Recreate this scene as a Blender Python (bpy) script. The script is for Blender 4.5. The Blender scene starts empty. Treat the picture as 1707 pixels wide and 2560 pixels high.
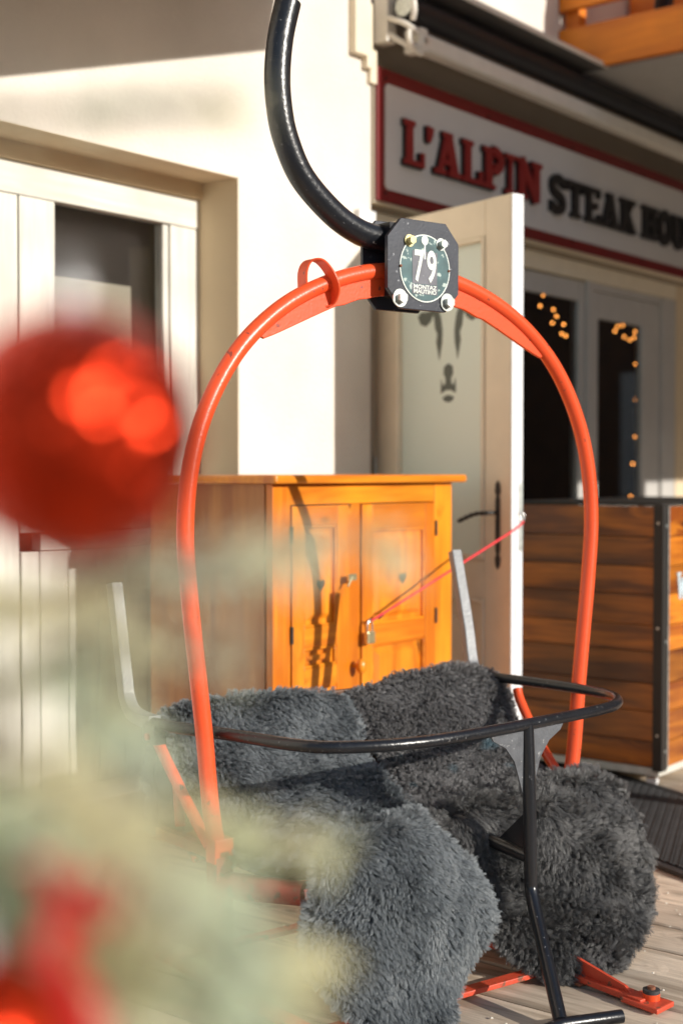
import bpy, math, random
import numpy as np
from mathutils import Vector, Matrix
from mathutils.kdtree import KDTree
random.seed(7); rng = np.random.default_rng(7)
R_ = math.radians
scene = bpy.context.scene
COL = scene.collection

# ------------------------------------------------------------------ camera
cd = bpy.data.cameras.new('camera'); cam = bpy.data.objects.new('camera', cd); COL.objects.link(cam)
cd.sensor_fit = 'VERTICAL'; cd.sensor_height = 36.0; cd.sensor_width = 24.0; cd.lens = 49.18
cam.location = (0, 0, 1.18)
cam.rotation_euler = (R_(90 - 1.638), 0, R_(38.15 - 90))
cd.clip_start = 0.02; cd.clip_end = 500
cd.dof.use_dof = True; cd.dof.focus_distance = 3.15; cd.dof.aperture_fstop = 2.1; cd.dof.aperture_blades = 0
scene.camera = cam
# ------------------------------------------------------------------ light
SUN = Vector((0.08, -1.0, 0.34)).normalized()      # towards the sun
w = bpy.data.worlds.new('World'); scene.world = w; w.use_nodes = True
nt = w.node_tree; bg = nt.nodes['Background']
sky = nt.nodes.new('ShaderNodeTexSky'); sky.sky_type = 'NISHITA'; sky.sun_disc = False
sky.sun_elevation = math.asin(SUN.z); sky.sun_rotation = math.atan2(SUN.x, SUN.y)
nt.links.new(sky.outputs[0], bg.inputs[0]); bg.inputs[1].default_value = 0.12
sl = bpy.data.lights.new('sun', 'SUN'); sl.energy = 4.5; sl.angle = R_(0.53); sl.color = (1.0, 0.945, 0.86)
so = bpy.data.objects.new('sun', sl); COL.objects.link(so); so.rotation_euler = SUN.to_track_quat('Z', 'Y').to_euler(); so.location = (0, -5, 5)
scene.view_settings.view_transform = 'Standard'; scene.view_settings.look = 'None'
scene.view_settings.exposure = 0.20; scene.view_settings.gamma = 1.0
scene.view_settings.use_curve_mapping = False

# ------------------------------------------------------------------ materials
def mat(name, col, rough=0.6, metal=0.0, var=0.0, vscale=6.0, bump=0.0, bscale=60.0, spec=0.5, speck=None, speck_amt=0.0, speck_scale=90.0, coat=0.0, objvar=0.0):
    m = bpy.data.materials.new(name); m.use_nodes = True
    n = m.node_tree.nodes; l = m.node_tree.links; p = n['Principled BSDF']
    p.inputs['Roughness'].default_value = rough; p.inputs['Metallic'].default_value = metal
    p.inputs['Specular IOR Level'].default_value = spec; p.inputs['Coat Weight'].default_value = coat; p.inputs['Coat Roughness'].default_value = 0.16
    p.inputs['Base Color'].default_value = (*col, 1)
    tc = n.new('ShaderNodeTexCoord'); cur = None
    if var > 0:
        no = n.new('ShaderNodeTexNoise'); no.inputs['Scale'].default_value = vscale; no.inputs['Detail'].default_value = 6
        l.new(tc.outputs['Object'], no.inputs['Vector'])
        mr = n.new('ShaderNodeMapRange'); mr.inputs[1].default_value = 0.3; mr.inputs[2].default_value = 0.7
        mr.inputs[3].default_value = 1 - var; mr.inputs[4].default_value = 1 + var; l.new(no.outputs[0], mr.inputs[0])
        mx = n.new('ShaderNodeVectorMath'); mx.operation = 'SCALE'; mx.inputs[0].default_value = col; l.new(mr.outputs[0], mx.inputs['Scale'])
        cur = mx.outputs[0]
    if objvar > 0:
        oi = n.new('ShaderNodeObjectInfo'); mr = n.new('ShaderNodeMapRange'); mr.inputs[3].default_value = 1 - objvar; mr.inputs[4].default_value = 1 + objvar
        l.new(oi.outputs['Random'], mr.inputs[0]); mx = n.new('ShaderNodeVectorMath'); mx.operation = 'SCALE'
        if cur: l.new(cur, mx.inputs[0])
        else: mx.inputs[0].default_value = col
        l.new(mr.outputs[0], mx.inputs['Scale']); cur = mx.outputs[0]
    if speck:
        no = n.new('ShaderNodeTexNoise'); no.inputs['Scale'].default_value = speck_scale; no.inputs['Detail'].default_value = 4
        l.new(tc.outputs['Object'], no.inputs['Vector'])
        mr = n.new('ShaderNodeMapRange'); mr.inputs[1].default_value = 0.72 - speck_amt; mr.inputs[2].default_value = 0.76 - speck_amt
        l.new(no.outputs[0], mr.inputs[0]); mx = n.new('ShaderNodeMix'); mx.data_type = 'RGBA'
        l.new(mr.outputs[0], mx.inputs[0])
        if cur: l.new(cur, mx.inputs[6])
        else: mx.inputs[6].default_value = (*col, 1)
        mx.inputs[7].default_value = (*speck, 1); cur = mx.outputs[2]
    if cur: l.new(cur, p.inputs['Base Color'])
    if bump > 0:
        no = n.new('ShaderNodeTexNoise'); no.inputs['Scale'].default_value = bscale; no.inputs['Detail'].default_value = 5
        l.new(tc.outputs['Object'], no.inputs['Vector']); b = n.new('ShaderNodeBump'); b.inputs['Strength'].default_value = bump; b.inputs['Distance'].default_value = 0.004
        l.new(no.outputs[0], b.inputs['Height']); l.new(b.outputs[0], p.inputs['Normal'])
    return m

def wood(name, c1, c2, axis='X', rough=0.5, scale=14.0, knots=0.5, coat=0.0, objvar=0.15, bump=0.25, knotcol=None, fine=1.0):
    m = bpy.data.materials.new(name); m.use_nodes = True
    n = m.node_tree.nodes; l = m.node_tree.links; p = n['Principled BSDF']
    p.inputs['Roughness'].default_value = rough; p.inputs['Coat Weight'].default_value = coat; p.inputs['Coat Roughness'].default_value = 0.25
    tc = n.new('ShaderNodeTexCoord'); oi = n.new('ShaderNodeObjectInfo')
    mp = n.new('ShaderNodeMapping'); s = [1.0, 1.0, 1.0]; s['XYZ'.index(axis)] = 0.09
    mp.inputs['Scale'].default_value = s
    off = n.new('ShaderNodeVectorMath'); off.operation = 'ADD'
    rv = n.new('ShaderNodeVectorMath'); rv.operation = 'SCALE'; rv.inputs[0].default_value = (7.3, 11.9, 5.1); l.new(oi.outputs['Random'], rv.inputs['Scale'])
    l.new(tc.outputs['Object'], mp.inputs['Vector'])
    # knots first warp the grain
    vo = n.new('ShaderNodeTexVoronoi'); vo.inputs['Scale'].default_value = 4.2; vo.inputs['Randomness'].default_value = 1.0
    kmp = n.new('ShaderNodeMapping'); ks = [1.3, 1.3, 1.3]; ks['XYZ'.index(axis)] = 0.65; kmp.inputs['Scale'].default_value = ks
    ka = n.new('ShaderNodeVectorMath'); ka.operation = 'ADD'; l.new(tc.outputs['Object'], ka.inputs[0]); l.new(rv.outputs[0], ka.inputs[1])
    l.new(ka.outputs[0], kmp.inputs['Vector']); l.new(kmp.outputs[0], vo.inputs['Vector'])
    kn = n.new('ShaderNodeMapRange'); kn.inputs[1].default_value = 0.035; kn.inputs[2].default_value = 0.09; kn.inputs[3].default_value = knots; kn.inputs[4].default_value = 0
    l.new(vo.outputs['Distance'], kn.inputs[0])
    halo = n.new('ShaderNodeMapRange'); halo.inputs[1].default_value = 0.03; halo.inputs[2].default_value = 0.28; halo.inputs[3].default_value = 0.5 * knots; halo.inputs[4].default_value = 0
    l.new(vo.outputs['Distance'], halo.inputs[0])
    l.new(mp.outputs[0], off.inputs[0]); l.new(rv.outputs[0], off.inputs[1])
    hv = n.new('ShaderNodeVectorMath'); hv.operation = 'SCALE'; hv.inputs[0].default_value = (0.12, 0.12, 0.12); l.new(halo.outputs[0], hv.inputs['Scale'])
    o2 = n.new('ShaderNodeVectorMath'); o2.operation = 'ADD'; l.new(off.outputs[0], o2.inputs[0]); l.new(hv.outputs[0], o2.inputs[1])
    n1 = n.new('ShaderNodeTexNoise'); n1.inputs['Scale'].default_value = scale; n1.inputs['Detail'].default_value = 3; n1.inputs['Distortion'].default_value = 0.6
    l.new(o2.outputs[0], n1.inputs['Vector'])
    n2 = n.new('ShaderNodeTexNoise'); n2.inputs['Scale'].default_value = scale * 9 * fine; n2.inputs['Detail'].default_value = 4; l.new(o2.outputs[0], n2.inputs['Vector'])
    sn = n.new('ShaderNodeMath'); sn.operation = 'MULTIPLY'; sn.inputs[1].default_value = 22; l.new(n1.outputs[0], sn.inputs[0])
    si = n.new('ShaderNodeMath'); si.operation = 'SINE'; l.new(sn.outputs[0], si.inputs[0])
    a = n.new('ShaderNodeMapRange'); a.inputs[1].default_value = -1; a.inputs[2].default_value = 1; a.inputs[3].default_value = 0; a.inputs[4].default_value = 0.55; l.new(si.outputs[0], a.inputs[0])
    b_ = n.new('ShaderNodeMath'); b_.operation = 'MULTIPLY_ADD'; b_.inputs[1].default_value = 0.9; l.new(n2.outputs[0], b_.inputs[0]); l.new(a.outputs[0], b_.inputs[2])
    cr = n.new('ShaderNodeMapRange'); cr.inputs[1].default_value = 0.25; cr.inputs[2].default_value = 1.0; l.new(b_.outputs[0], cr.inputs[0])
    mx = n.new('ShaderNodeMix'); mx.data_type = 'RGBA'; mx.inputs[6].default_value = (*c1, 1); mx.inputs[7].default_value = (*c2, 1); l.new(cr.outputs[0], mx.inputs[0])
    mk = n.new('ShaderNodeMix'); mk.data_type = 'RGBA'; l.new(kn.outputs[0], mk.inputs[0]); l.new(mx.outputs[2], mk.inputs[6]); mk.inputs[7].default_value = (*(knotcol or tuple(x * 0.25 for x in c2)), 1)
    mr = n.new('ShaderNodeMapRange'); mr.inputs[3].default_value = 1 - objvar; mr.inputs[4].default_value = 1 + objvar; l.new(oi.outputs['Random'], mr.inputs[0])
    # broad uneven staining
    n3 = n.new('ShaderNodeTexNoise'); n3.inputs['Scale'].default_value = 3.0; n3.inputs['Detail'].default_value = 3; l.new(ka.outputs[0], n3.inputs['Vector'])
    m3 = n.new('ShaderNodeMapRange'); m3.inputs[1].default_value = 0.3; m3.inputs[2].default_value = 0.7; m3.inputs[3].default_value = 0.8; m3.inputs[4].default_value = 1.15; l.new(n3.outputs[0], m3.inputs[0])
    mm = n.new('ShaderNodeMath'); mm.operation = 'MULTIPLY'; l.new(mr.outputs[0], mm.inputs[0]); l.new(m3.outputs[0], mm.inputs[1])
    sc = n.new('ShaderNodeVectorMath'); sc.operation = 'SCALE'; l.new(mk.outputs[2], sc.inputs[0]); l.new(mm.outputs[0], sc.inputs['Scale'])
    l.new(sc.outputs[0], p.inputs['Base Color'])
    bp = n.new('ShaderNodeBump'); bp.inputs['Strength'].default_value = bump; bp.inputs['Distance'].default_value = 0.003
    l.new(b_.outputs[0], bp.inputs['Height']); l.new(bp.outputs[0], p.inputs['Normal'])
    return m

def emit(name, col, s):
    m = bpy.data.materials.new(name); m.use_nodes = True; p = m.node_tree.nodes['Principled BSDF']
    p.inputs['Base Color'].default_value = (*col, 1); p.inputs['Emission Color'].default_value = (*col, 1); p.inputs['Emission Strength'].default_value = s
    return m

def glass(name, tint, rough, trans=1.0):
    m = bpy.data.materials.new(name); m.use_nodes = True; p = m.node_tree.nodes['Principled BSDF']
    p.inputs['Base Color'].default_value = (*tint, 1); p.inputs['Roughness'].default_value = rough
    p.inputs['Transmission Weight'].default_value = trans; p.inputs['IOR'].default_value = 1.45
    return m

M = {}
M['plaster'] = mat('cream_plaster', (0.72, 0.665, 0.59), 0.9, var=0.08, vscale=2.6, bump=1.0, bscale=70)
M['beige'] = mat('beige_plaster', (0.68, 0.55, 0.37), 0.9, var=0.04, vscale=4, bump=0.3, bscale=200)
M['fascia'] = mat('taupe_fascia', (0.36, 0.29, 0.21), 0.7, var=0.05, vscale=4)
M['cream_paint'] = mat('cream_paint', (0.76, 0.67, 0.51), 0.5, var=0.05, vscale=9, bump=0.1, bscale=80)
M['grey_paint'] = mat('white_grey_paint', (0.50, 0.48, 0.45), 0.5, var=0.04, vscale=9)
M['white_wood'] = wood('white_painted_wood', (0.72, 0.705, 0.64), (0.60, 0.585, 0.52), 'Z', 0.55, scale=10, knots=0.0, objvar=0.03, bump=0.25)
M['white_wood_x'] = wood('white_painted_rail', (0.72, 0.705, 0.64), (0.60, 0.585, 0.52), 'X', 0.55, scale=10, knots=0.0, objvar=0.03, bump=0.25)
M['white_metal'] = mat('white_edge_metal', (0.78, 0.79, 0.80), 0.35, var=0.05, vscale=30, spec=0.6)
M['red_paint'] = mat('red_orange_paint', (0.78, 0.085, 0.022), 0.34, var=0.06, vscale=12, bump=0.12, bscale=140, spec=0.5, speck=(0.30, 0.06, 0.035), speck_amt=0.065, speck_scale=48)
M['red_old'] = mat('worn_red_paint', (0.60, 0.07, 0.03), 0.5, var=0.2, vscale=14, bump=0.3, bscale=120, speck=(0.20, 0.07, 0.04), speck_amt=0.12, speck_scale=40)
M['red_shade'] = mat('shade_darkened_rusty_red', (0.26, 0.035, 0.02), 0.6, var=0.25, vscale=14, bump=0.3, bscale=100, speck=(0.12, 0.05, 0.03), speck_amt=0.12, speck_scale=40)  # red darkened to carry the shade under the seat, with rusty specks
M['black_paint'] = mat('black_paint', (0.008, 0.009, 0.012), 0.28, var=0.15, vscale=20, bump=0.12, bscale=160, spec=0.6, speck=(0.16, 0.16, 0.17), speck_amt=0.03, speck_scale=120)
M['black_worn'] = mat('worn_black_paint', (0.009, 0.010, 0.013), 0.30, var=0.2, vscale=20, bump=0.25, bscale=90, spec=0.55, speck=(0.14, 0.14, 0.14), speck_amt=0.055, speck_scale=110)
M['grey_weld'] = mat('grey_primer_steel', (0.10, 0.105, 0.115), 0.5, var=0.25, vscale=30, bump=0.3, bscale=120, speck=(0.3, 0.3, 0.3), speck_amt=0.06)
M['lever_grey'] = mat('pale_grey_worn_paint', (0.20, 0.21, 0.22), 0.4, var=0.15, vscale=30, bump=0.2, bscale=120)
M['plate'] = mat('blue_black_plate', (0.028, 0.032, 0.045), 0.42, var=0.2, vscale=14, bump=0.1, bscale=150, speck=(0.25, 0.26, 0.28), speck_amt=0.045, speck_scale=85)
M['zinc'] = mat('zinc_bolt', (0.55, 0.58, 0.55), 0.38, metal=0.7, var=0.25, vscale=60)
M['zinc_yellow'] = mat('yellow_zinc_bolt', (0.62, 0.55, 0.28), 0.4, metal=0.6, var=0.25, vscale=60)
M['disc_teal'] = mat('worn_teal_print', (0.06, 0.12, 0.125), 0.4, var=0.3, vscale=30, speck=(0.42, 0.50, 0.46), speck_amt=0.12, speck_scale=60)
M['disc_grey'] = mat('worn_grey_print', (0.13, 0.13, 0.15), 0.45, var=0.2, vscale=30, speck=(0.4, 0.42, 0.4), speck_amt=0.06, speck_scale=70)
M['disc_white'] = mat('worn_white_print', (0.72, 0.76, 0.70), 0.45, var=0.1, vscale=40, speck=(0.35, 0.42, 0.40), speck_amt=0.07, speck_scale=90)
M['pine_front'] = wood('honey_pine', (0.82, 0.29, 0.014), (0.60, 0.155, 0.006), 'Z', 0.35, scale=7, knots=0.95, coat=0.3, objvar=0.08, knotcol=(0.12, 0.03, 0.005))
M['pine_rail'] = wood('honey_pine_rail', (0.82, 0.29, 0.014), (0.60, 0.155, 0.006), 'X', 0.35, scale=7, knots=0.5, coat=0.3, objvar=0.08, knotcol=(0.12, 0.03, 0.005))
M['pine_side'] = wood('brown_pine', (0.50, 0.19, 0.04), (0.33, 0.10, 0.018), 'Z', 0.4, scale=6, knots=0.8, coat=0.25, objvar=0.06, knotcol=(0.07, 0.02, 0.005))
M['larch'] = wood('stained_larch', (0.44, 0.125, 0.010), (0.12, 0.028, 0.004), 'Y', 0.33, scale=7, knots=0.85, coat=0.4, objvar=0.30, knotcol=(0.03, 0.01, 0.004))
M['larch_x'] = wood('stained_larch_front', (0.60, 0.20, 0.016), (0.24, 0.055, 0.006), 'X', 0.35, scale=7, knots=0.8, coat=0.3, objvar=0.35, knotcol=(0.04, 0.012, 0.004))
M['balcony'] = wood('orange_balcony_board', (0.80, 0.24, 0.008), (0.62, 0.15, 0.004), 'Y', 0.6, scale=6, knots=0.3, coat=0.0, objvar=0.08)
M['deck'] = wood('weathered_deck_board', (0.74, 0.61, 0.47), (0.40, 0.315, 0.23), 'Y', 0.8, scale=9, knots=0.4, objvar=0.16, bump=0.8, fine=1.4)
M['red_letter'] = mat('red_letter_face', (0.24, 0.008, 0.008), 0.5)
M['red_sign'] = mat('red_sign_paint', (0.17, 0.003, 0.005), 0.45, var=0.05, vscale=5)
M['white_sign'] = mat('white_sign_panel', (0.62, 0.60, 0.58), 0.22, var=0.03, vscale=3)
M['black_sign'] = mat('black_letter', (0.008, 0.007, 0.008), 0.5)
M['awn_white'] = mat('cream_powder_coat', (0.74, 0.70, 0.62), 0.4, var=0.05, vscale=12)
M['awn_black'] = mat('black_rubber_roll', (0.010, 0.009, 0.010), 0.55, var=0.2, vscale=12)
M['awn_grey'] = mat('grey_awning_cloth', (0.11, 0.105, 0.10), 0.9, var=0.1, vscale=6, bump=0.3, bscale=400)
M['rubber'] = mat('black_rubber_mat', (0.035, 0.036, 0.038), 0.6, var=0.25, vscale=20)
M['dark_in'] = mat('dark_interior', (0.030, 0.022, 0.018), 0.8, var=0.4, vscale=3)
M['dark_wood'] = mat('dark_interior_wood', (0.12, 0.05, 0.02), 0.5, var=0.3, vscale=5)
M['in_cream'] = mat('interior_cream', (0.5, 0.45, 0.36), 0.7)
M['clear'] = glass('clear_glass', (0.93, 0.95, 0.94), 0.0)
M['lamp'] = emit('warm_bulb', (1.0, 0.36, 0.07), 8)
M['hide'] = mat('grey_hide', (0.05, 0.052, 0.058), 0.9, var=0.2, vscale=25)
M['brass'] = mat('brass_lock', (0.72, 0.62, 0.36), 0.3, metal=0.8, var=0.1, vscale=60)
M['steel'] = mat('bright_steel', (0.7, 0.7, 0.7), 0.25, metal=0.9)
M['cord'] = mat('red_cord', (0.80, 0.035, 0.05), 0.6, var=0.15, vscale=200, bump=0.4, bscale=500)
M['iron'] = mat('black_wrought_iron', (0.02, 0.018, 0.016), 0.5, bump=0.3, bscale=150)
M['bark'] = mat('fir_bark', (0.11, 0.07, 0.04), 0.9, var=0.3, vscale=30, bump=0.6, bscale=80)
M['bauble'] = mat('red_glitter_bauble', (0.58, 0.034, 0.008), 0.23, metal=0.9, var=0.15, vscale=50, coat=0.0)
M['ribbon'] = mat('red_satin_ribbon', (0.80, 0.03, 0.03), 0.35, var=0.1, vscale=40)
M['silver'] = mat('silver_cap', (0.85, 0.85, 0.85), 0.25, metal=0.6)
M['street'] = mat('pale_stone_street', (0.52, 0.48, 0.42), 0.9, var=0.12, vscale=1.5, bump=0.4, bscale=30)
M['canvas'] = mat('added_shade_screen', (0.55, 0.50, 0.42), 0.9, var=0.05, vscale=5)
M['timber'] = wood('shade_screen_timber', (0.38, 0.2, 0.09), (0.24, 0.12, 0.05), 'Z', 0.6)
M['blue'] = mat('blue_plastic', (0.03, 0.05, 0.5), 0.35)
M['rust'] = mat('rusty_plate', (0.22, 0.08, 0.04), 0.8, var=0.3, vscale=60)
M['debris'] = mat('pale_debris', (0.6, 0.56, 0.48), 0.8, objvar=0.2)
M['far_wall'] = mat('far_chalet_wall', (0.30, 0.25, 0.20), 0.9, var=0.05)
M['far_roof'] = mat('far_chalet_roof', (0.16, 0.11, 0.08), 0.8, var=0.2)
M['letter_metal'] = mat('pale_zinc_letter', (0.62, 0.74, 0.80), 0.4, metal=0.1)
M['pot'] = mat('terracotta_pot', (0.40, 0.17, 0.09), 0.8, var=0.1)
# frosted glass: milky pane that lets a little light through
m = bpy.data.materials.new('frosted_glass'); m.use_nodes = True; p = m.node_tree.nodes['Principled BSDF']
p.inputs['Base Color'].default_value = (0.80, 0.89, 0.80, 1); p.inputs['Roughness'].default_value = 0.35; p.inputs['Transmission Weight'].default_value = 0.2
M['frost'] = m
M['etch'] = mat('grey_green_film', (0.10, 0.115, 0.095), 0.5)
# fir needles: pale glaucous green, shading between needles comes from real light
m = bpy.data.materials.new('blue_fir_needle'); m.use_nodes = True; nn = m.node_tree.nodes; p = nn['Principled BSDF']
tc = nn.new('ShaderNodeTexCoord'); no = nn.new('ShaderNodeTexNoise'); no.inputs['Scale'].default_value = 20; m.node_tree.links.new(tc.outputs['Object'], no.inputs[0])
cr = nn.new('ShaderNodeValToRGB'); cr.color_ramp.elements[0].position = 0.40; cr.color_ramp.elements[0].color = (0.78, 0.88, 0.72, 1)
cr.color_ramp.elements[1].position = 0.60; cr.color_ramp.elements[1].color = (0.92, 0.88, 0.60, 1)
m.node_tree.links.new(no.outputs[0], cr.inputs[0]); m.node_tree.links.new(cr.outputs[0], p.inputs['Base Color']); p.inputs['Roughness'].default_value = 0.4
tl = nn.new('ShaderNodeBsdfTranslucent'); ms = nn.new('ShaderNodeMixShader'); ms.inputs[0].default_value = 0.5
m.node_tree.links.new(cr.outputs[0], tl.inputs[0]); m.node_tree.links.new(p.outputs[0], ms.inputs[1]); m.node_tree.links.new(tl.outputs[0], ms.inputs[2]); m.node_tree.links.new(ms.outputs[0], nn['Material Output'].inputs[0])
M['needle'] = m
# wool
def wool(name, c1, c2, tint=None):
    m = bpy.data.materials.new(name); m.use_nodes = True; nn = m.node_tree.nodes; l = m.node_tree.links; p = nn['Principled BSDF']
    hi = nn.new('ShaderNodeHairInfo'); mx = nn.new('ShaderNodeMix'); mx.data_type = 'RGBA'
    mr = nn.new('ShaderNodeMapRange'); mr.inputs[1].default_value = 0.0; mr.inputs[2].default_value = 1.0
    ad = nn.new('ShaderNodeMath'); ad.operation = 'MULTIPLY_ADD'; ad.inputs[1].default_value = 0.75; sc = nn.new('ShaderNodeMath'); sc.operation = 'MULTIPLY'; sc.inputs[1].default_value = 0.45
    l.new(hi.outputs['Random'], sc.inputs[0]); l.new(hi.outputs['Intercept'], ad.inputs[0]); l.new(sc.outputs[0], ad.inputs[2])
    l.new(ad.outputs[0], mr.inputs[0]); l.new(mr.outputs[0], mx.inputs[0]); mx.inputs[6].default_value = (*c1, 1); mx.inputs[7].default_value = (*c2, 1)  # roots dark, tips light: shade between locks put into the strand colour
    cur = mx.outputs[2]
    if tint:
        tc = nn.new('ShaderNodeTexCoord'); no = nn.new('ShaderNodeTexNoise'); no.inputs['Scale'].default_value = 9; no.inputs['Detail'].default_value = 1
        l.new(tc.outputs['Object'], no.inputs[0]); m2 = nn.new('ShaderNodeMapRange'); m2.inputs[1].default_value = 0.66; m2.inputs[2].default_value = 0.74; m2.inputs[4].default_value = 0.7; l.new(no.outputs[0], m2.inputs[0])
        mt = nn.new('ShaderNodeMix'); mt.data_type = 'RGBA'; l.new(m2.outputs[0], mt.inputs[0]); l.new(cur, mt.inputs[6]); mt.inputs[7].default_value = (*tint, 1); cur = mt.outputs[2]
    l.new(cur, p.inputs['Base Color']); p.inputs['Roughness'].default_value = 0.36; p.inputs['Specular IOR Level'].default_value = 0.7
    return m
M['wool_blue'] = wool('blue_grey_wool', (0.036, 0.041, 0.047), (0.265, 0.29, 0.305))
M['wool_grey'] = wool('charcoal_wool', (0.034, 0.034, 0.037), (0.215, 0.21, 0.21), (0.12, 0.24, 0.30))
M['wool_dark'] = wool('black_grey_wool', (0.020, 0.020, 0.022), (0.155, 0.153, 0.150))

# ------------------------------------------------------------------ builders
def tag(o, label=None, cat=None, group=None, kind=None):
    if label: o['label'] = label
    if cat: o['category'] = cat
    if group: o['group'] = group
    if kind: o['kind'] = kind
    return o
def empty(name, loc=(0, 0, 0), rz=0.0, **k):
    o = bpy.data.objects.new(name, None); COL.objects.link(o); o.location = loc; o.rotation_euler = (0, 0, rz); o.empty_display_size = 0.1
    return tag(o, **k)
def link(o, parent=None):
    COL.objects.link(o)
    if parent is not None: o.parent = parent
    return o
class MB:
    def __init__(s): s.v = []; s.f = []; s.sm = []
    def add(s, vs, fs, smooth=False):
        b = len(s.v); s.v += [tuple(x) for x in vs]; s.f += [tuple(b + i for i in f) for f in fs]; s.sm += [smooth] * len(fs)
    def box(s, x0, x1, y0, y1, z0, z1):
        s.add([(x0, y0, z0), (x1, y0, z0), (x1, y1, z0), (x0, y1, z0), (x0, y0, z1), (x1, y0, z1), (x1, y1, z1), (x0, y1, z1)],
              [(0, 3, 2, 1), (4, 5, 6, 7), (0, 1, 5, 4), (1, 2, 6, 5), (2, 3, 7, 6), (3, 0, 4, 7)])
        return s
    def tube(s, pts, r, seg=16, closed=False, square=False, rend=None, cap=True):
        P = [Vector(p) for p in pts]; n = len(P)
        if square: seg = 4
        T = []
        for i in range(n):
            a = P[(i - 1) % n] if (closed or i > 0) else P[i]; b = P[(i + 1) % n] if (closed or i < n - 1) else P[i]
            T.append((b - a).normalized())
        up = Vector((0, 0, 1)) if abs(T[0].z) < 0.9 else Vector((1, 0, 0))
        N = (up - T[0] * up.dot(T[0])).normalized(); vs = []
        for i in range(n):
            N = (N - T[i] * N.dot(T[i])).normalized(); B = T[i].cross(N)
            rr = r[i] if isinstance(r, (list, tuple)) else r
            for k in range(seg):
                a = 2 * math.pi * (k + (0.5 if square else 0)) / seg
                vs.append(P[i] + (N * math.cos(a) + B * math.sin(a)) * rr * (1.4142 if square else 1))
        fs = []
        for i in range(n if closed else n - 1):
            j = (i + 1) % n
            for k in range(seg): fs.append((i * seg + k, i * seg + (k + 1) % seg, j * seg + (k + 1) % seg, j * seg + k))
        s.add(vs, fs, not square)
        if not closed and cap:
            s.add(vs[:seg], [tuple(range(seg))[::-1]]); s.add(vs[-seg:], [tuple(range(seg))])
        return s
    def prism(s, poly, O, A, B, D):   # polygon (a,b) in the frame A,B from O, extruded along vector D
        O, A, B, D = map(Vector, (O, A, B, D)); n = len(poly)
        p0 = [O + A * a + B * b for a, b in poly]; p1 = [q + D for q in p0]
        s.add(p0 + p1, [tuple(range(n))[::-1], tuple(range(n, 2 * n))] + [(i, (i + 1) % n, n + (i + 1) % n, n + i) for i in range(n)])
        return s
    def cyl(s, c, axis, r, h, seg=20, r2=None):
        c = Vector(c); a = Vector(axis).normalized(); r2 = r if r2 is None else r2
        return s.tube([c, c + a * h], [r, r2], seg)
    def strip(s, path, w, t, D):      # flat strap following path; w wide along D, t thick
        D = Vector(D).normalized(); P = [Vector(p) for p in path]; vs = []
        for i, q in enumerate(P):
            T = (P[min(i + 1, len(P) - 1)] - P[max(i - 1, 0)]).normalized(); N = T.cross(D).normalized()
            for a, b in ((-1, -1), (1, -1), (1, 1), (-1, 1)): vs.append(q + D * a * w / 2 + N * b * t / 2)
        fs = [(0, 1, 2, 3)[::-1], tuple(4 * (len(P) - 1) + k for k in range(4))]
        for i in range(len(P) - 1):
            for k in range(4): fs.append((4 * i + k, 4 * i + (k + 1) % 4, 4 * i + 4 + (k + 1) % 4, 4 * i + 4 + k))
        s.add(vs, fs); return s
    def sphere(s, c, r, seg=16, rings=10, sc=(1, 1, 1)):
        vs = []; fs = []
        for i in range(rings + 1):
            t = math.pi * i / rings
            for k in range(seg):
                a = 2 * math.pi * k / seg
                vs.append((c[0] + r * sc[0] * math.sin(t) * math.cos(a), c[1] + r * sc[1] * math.sin(t) * math.sin(a), c[2] + r * sc[2] * math.cos(t)))
        for i in range(rings):
            for k in range(seg): fs.append((i * seg + k, (i + 1) * seg + k, (i + 1) * seg + (k + 1) % seg, i * seg + (k + 1) % seg))
        s.add(vs, fs, True); return s
    def build(s, name, m, parent=None, bevel=0.0, loc=None, **k):
        me = bpy.data.meshes.new(name); me.from_pydata(s.v, [], s.f); me.update()
        me.polygons.foreach_set('use_smooth', s.sm); me.materials.append(m)
        o = bpy.data.objects.new(name, me); link(o, parent)
        if loc: o.location = loc
        if bevel > 0:
            b = o.modifiers.new('bevel', 'BEVEL'); b.width = bevel; b.segments = 2; b.limit_method = 'ANGLE'; b.angle_limit = R_(50)
        return tag(o, **k)
def smooth_path(pts, n=8):
    P = [np.array(p, float) for p in pts]; out = []
    for i in range(len(P) - 1):
        p0 = P[max(i - 1, 0)]; p1 = P[i]; p2 = P[i + 1]; p3 = P[min(i + 2, len(P) - 1)]
        for k in range(n):
            t = k / n; out.append(0.5 * ((2 * p1) + (-p0 + p2) * t + (2 * p0 - 5 * p1 + 4 * p2 - p3) * t * t + (-p0 + 3 * p1 - 3 * p2 + p3) * t ** 3))
    out.append(P[-1]); return [tuple(float(c) for c in q) for q in out]
def copy_tree(o, parent=None, label=None):
    c = o.copy(); COL.objects.link(c)
    if parent is not None: c.parent = parent
    if label: c['label'] = label
    for ch in list(o.children): copy_tree(ch, c)
    return c
def text_mesh(txt, size, extrude, offset, name, m, parent, loc, rot, sx=1.0):
    cu = bpy.data.curves.new(name, 'FONT'); cu.body = txt; cu.size = size; cu.extrude = extrude; cu.offset = offset; cu.align_x = 'CENTER'; cu.align_y = 'CENTER'
    t = bpy.data.objects.new(name, cu); COL.objects.link(t); bpy.context.view_layer.update()
    me = bpy.data.meshes.new_from_object(t.evaluated_get(bpy.context.evaluated_depsgraph_get())); bpy.data.objects.remove(t)
    me.name = name; me.materials.clear(); me.materials.append(m)
    o = bpy.data.objects.new(name, me); link(o, parent); o.location = loc; o.rotation_euler = rot; o.scale = (sx, 1, 1)
    return o

YW = 3.33            # street face of the restaurant wall
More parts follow.
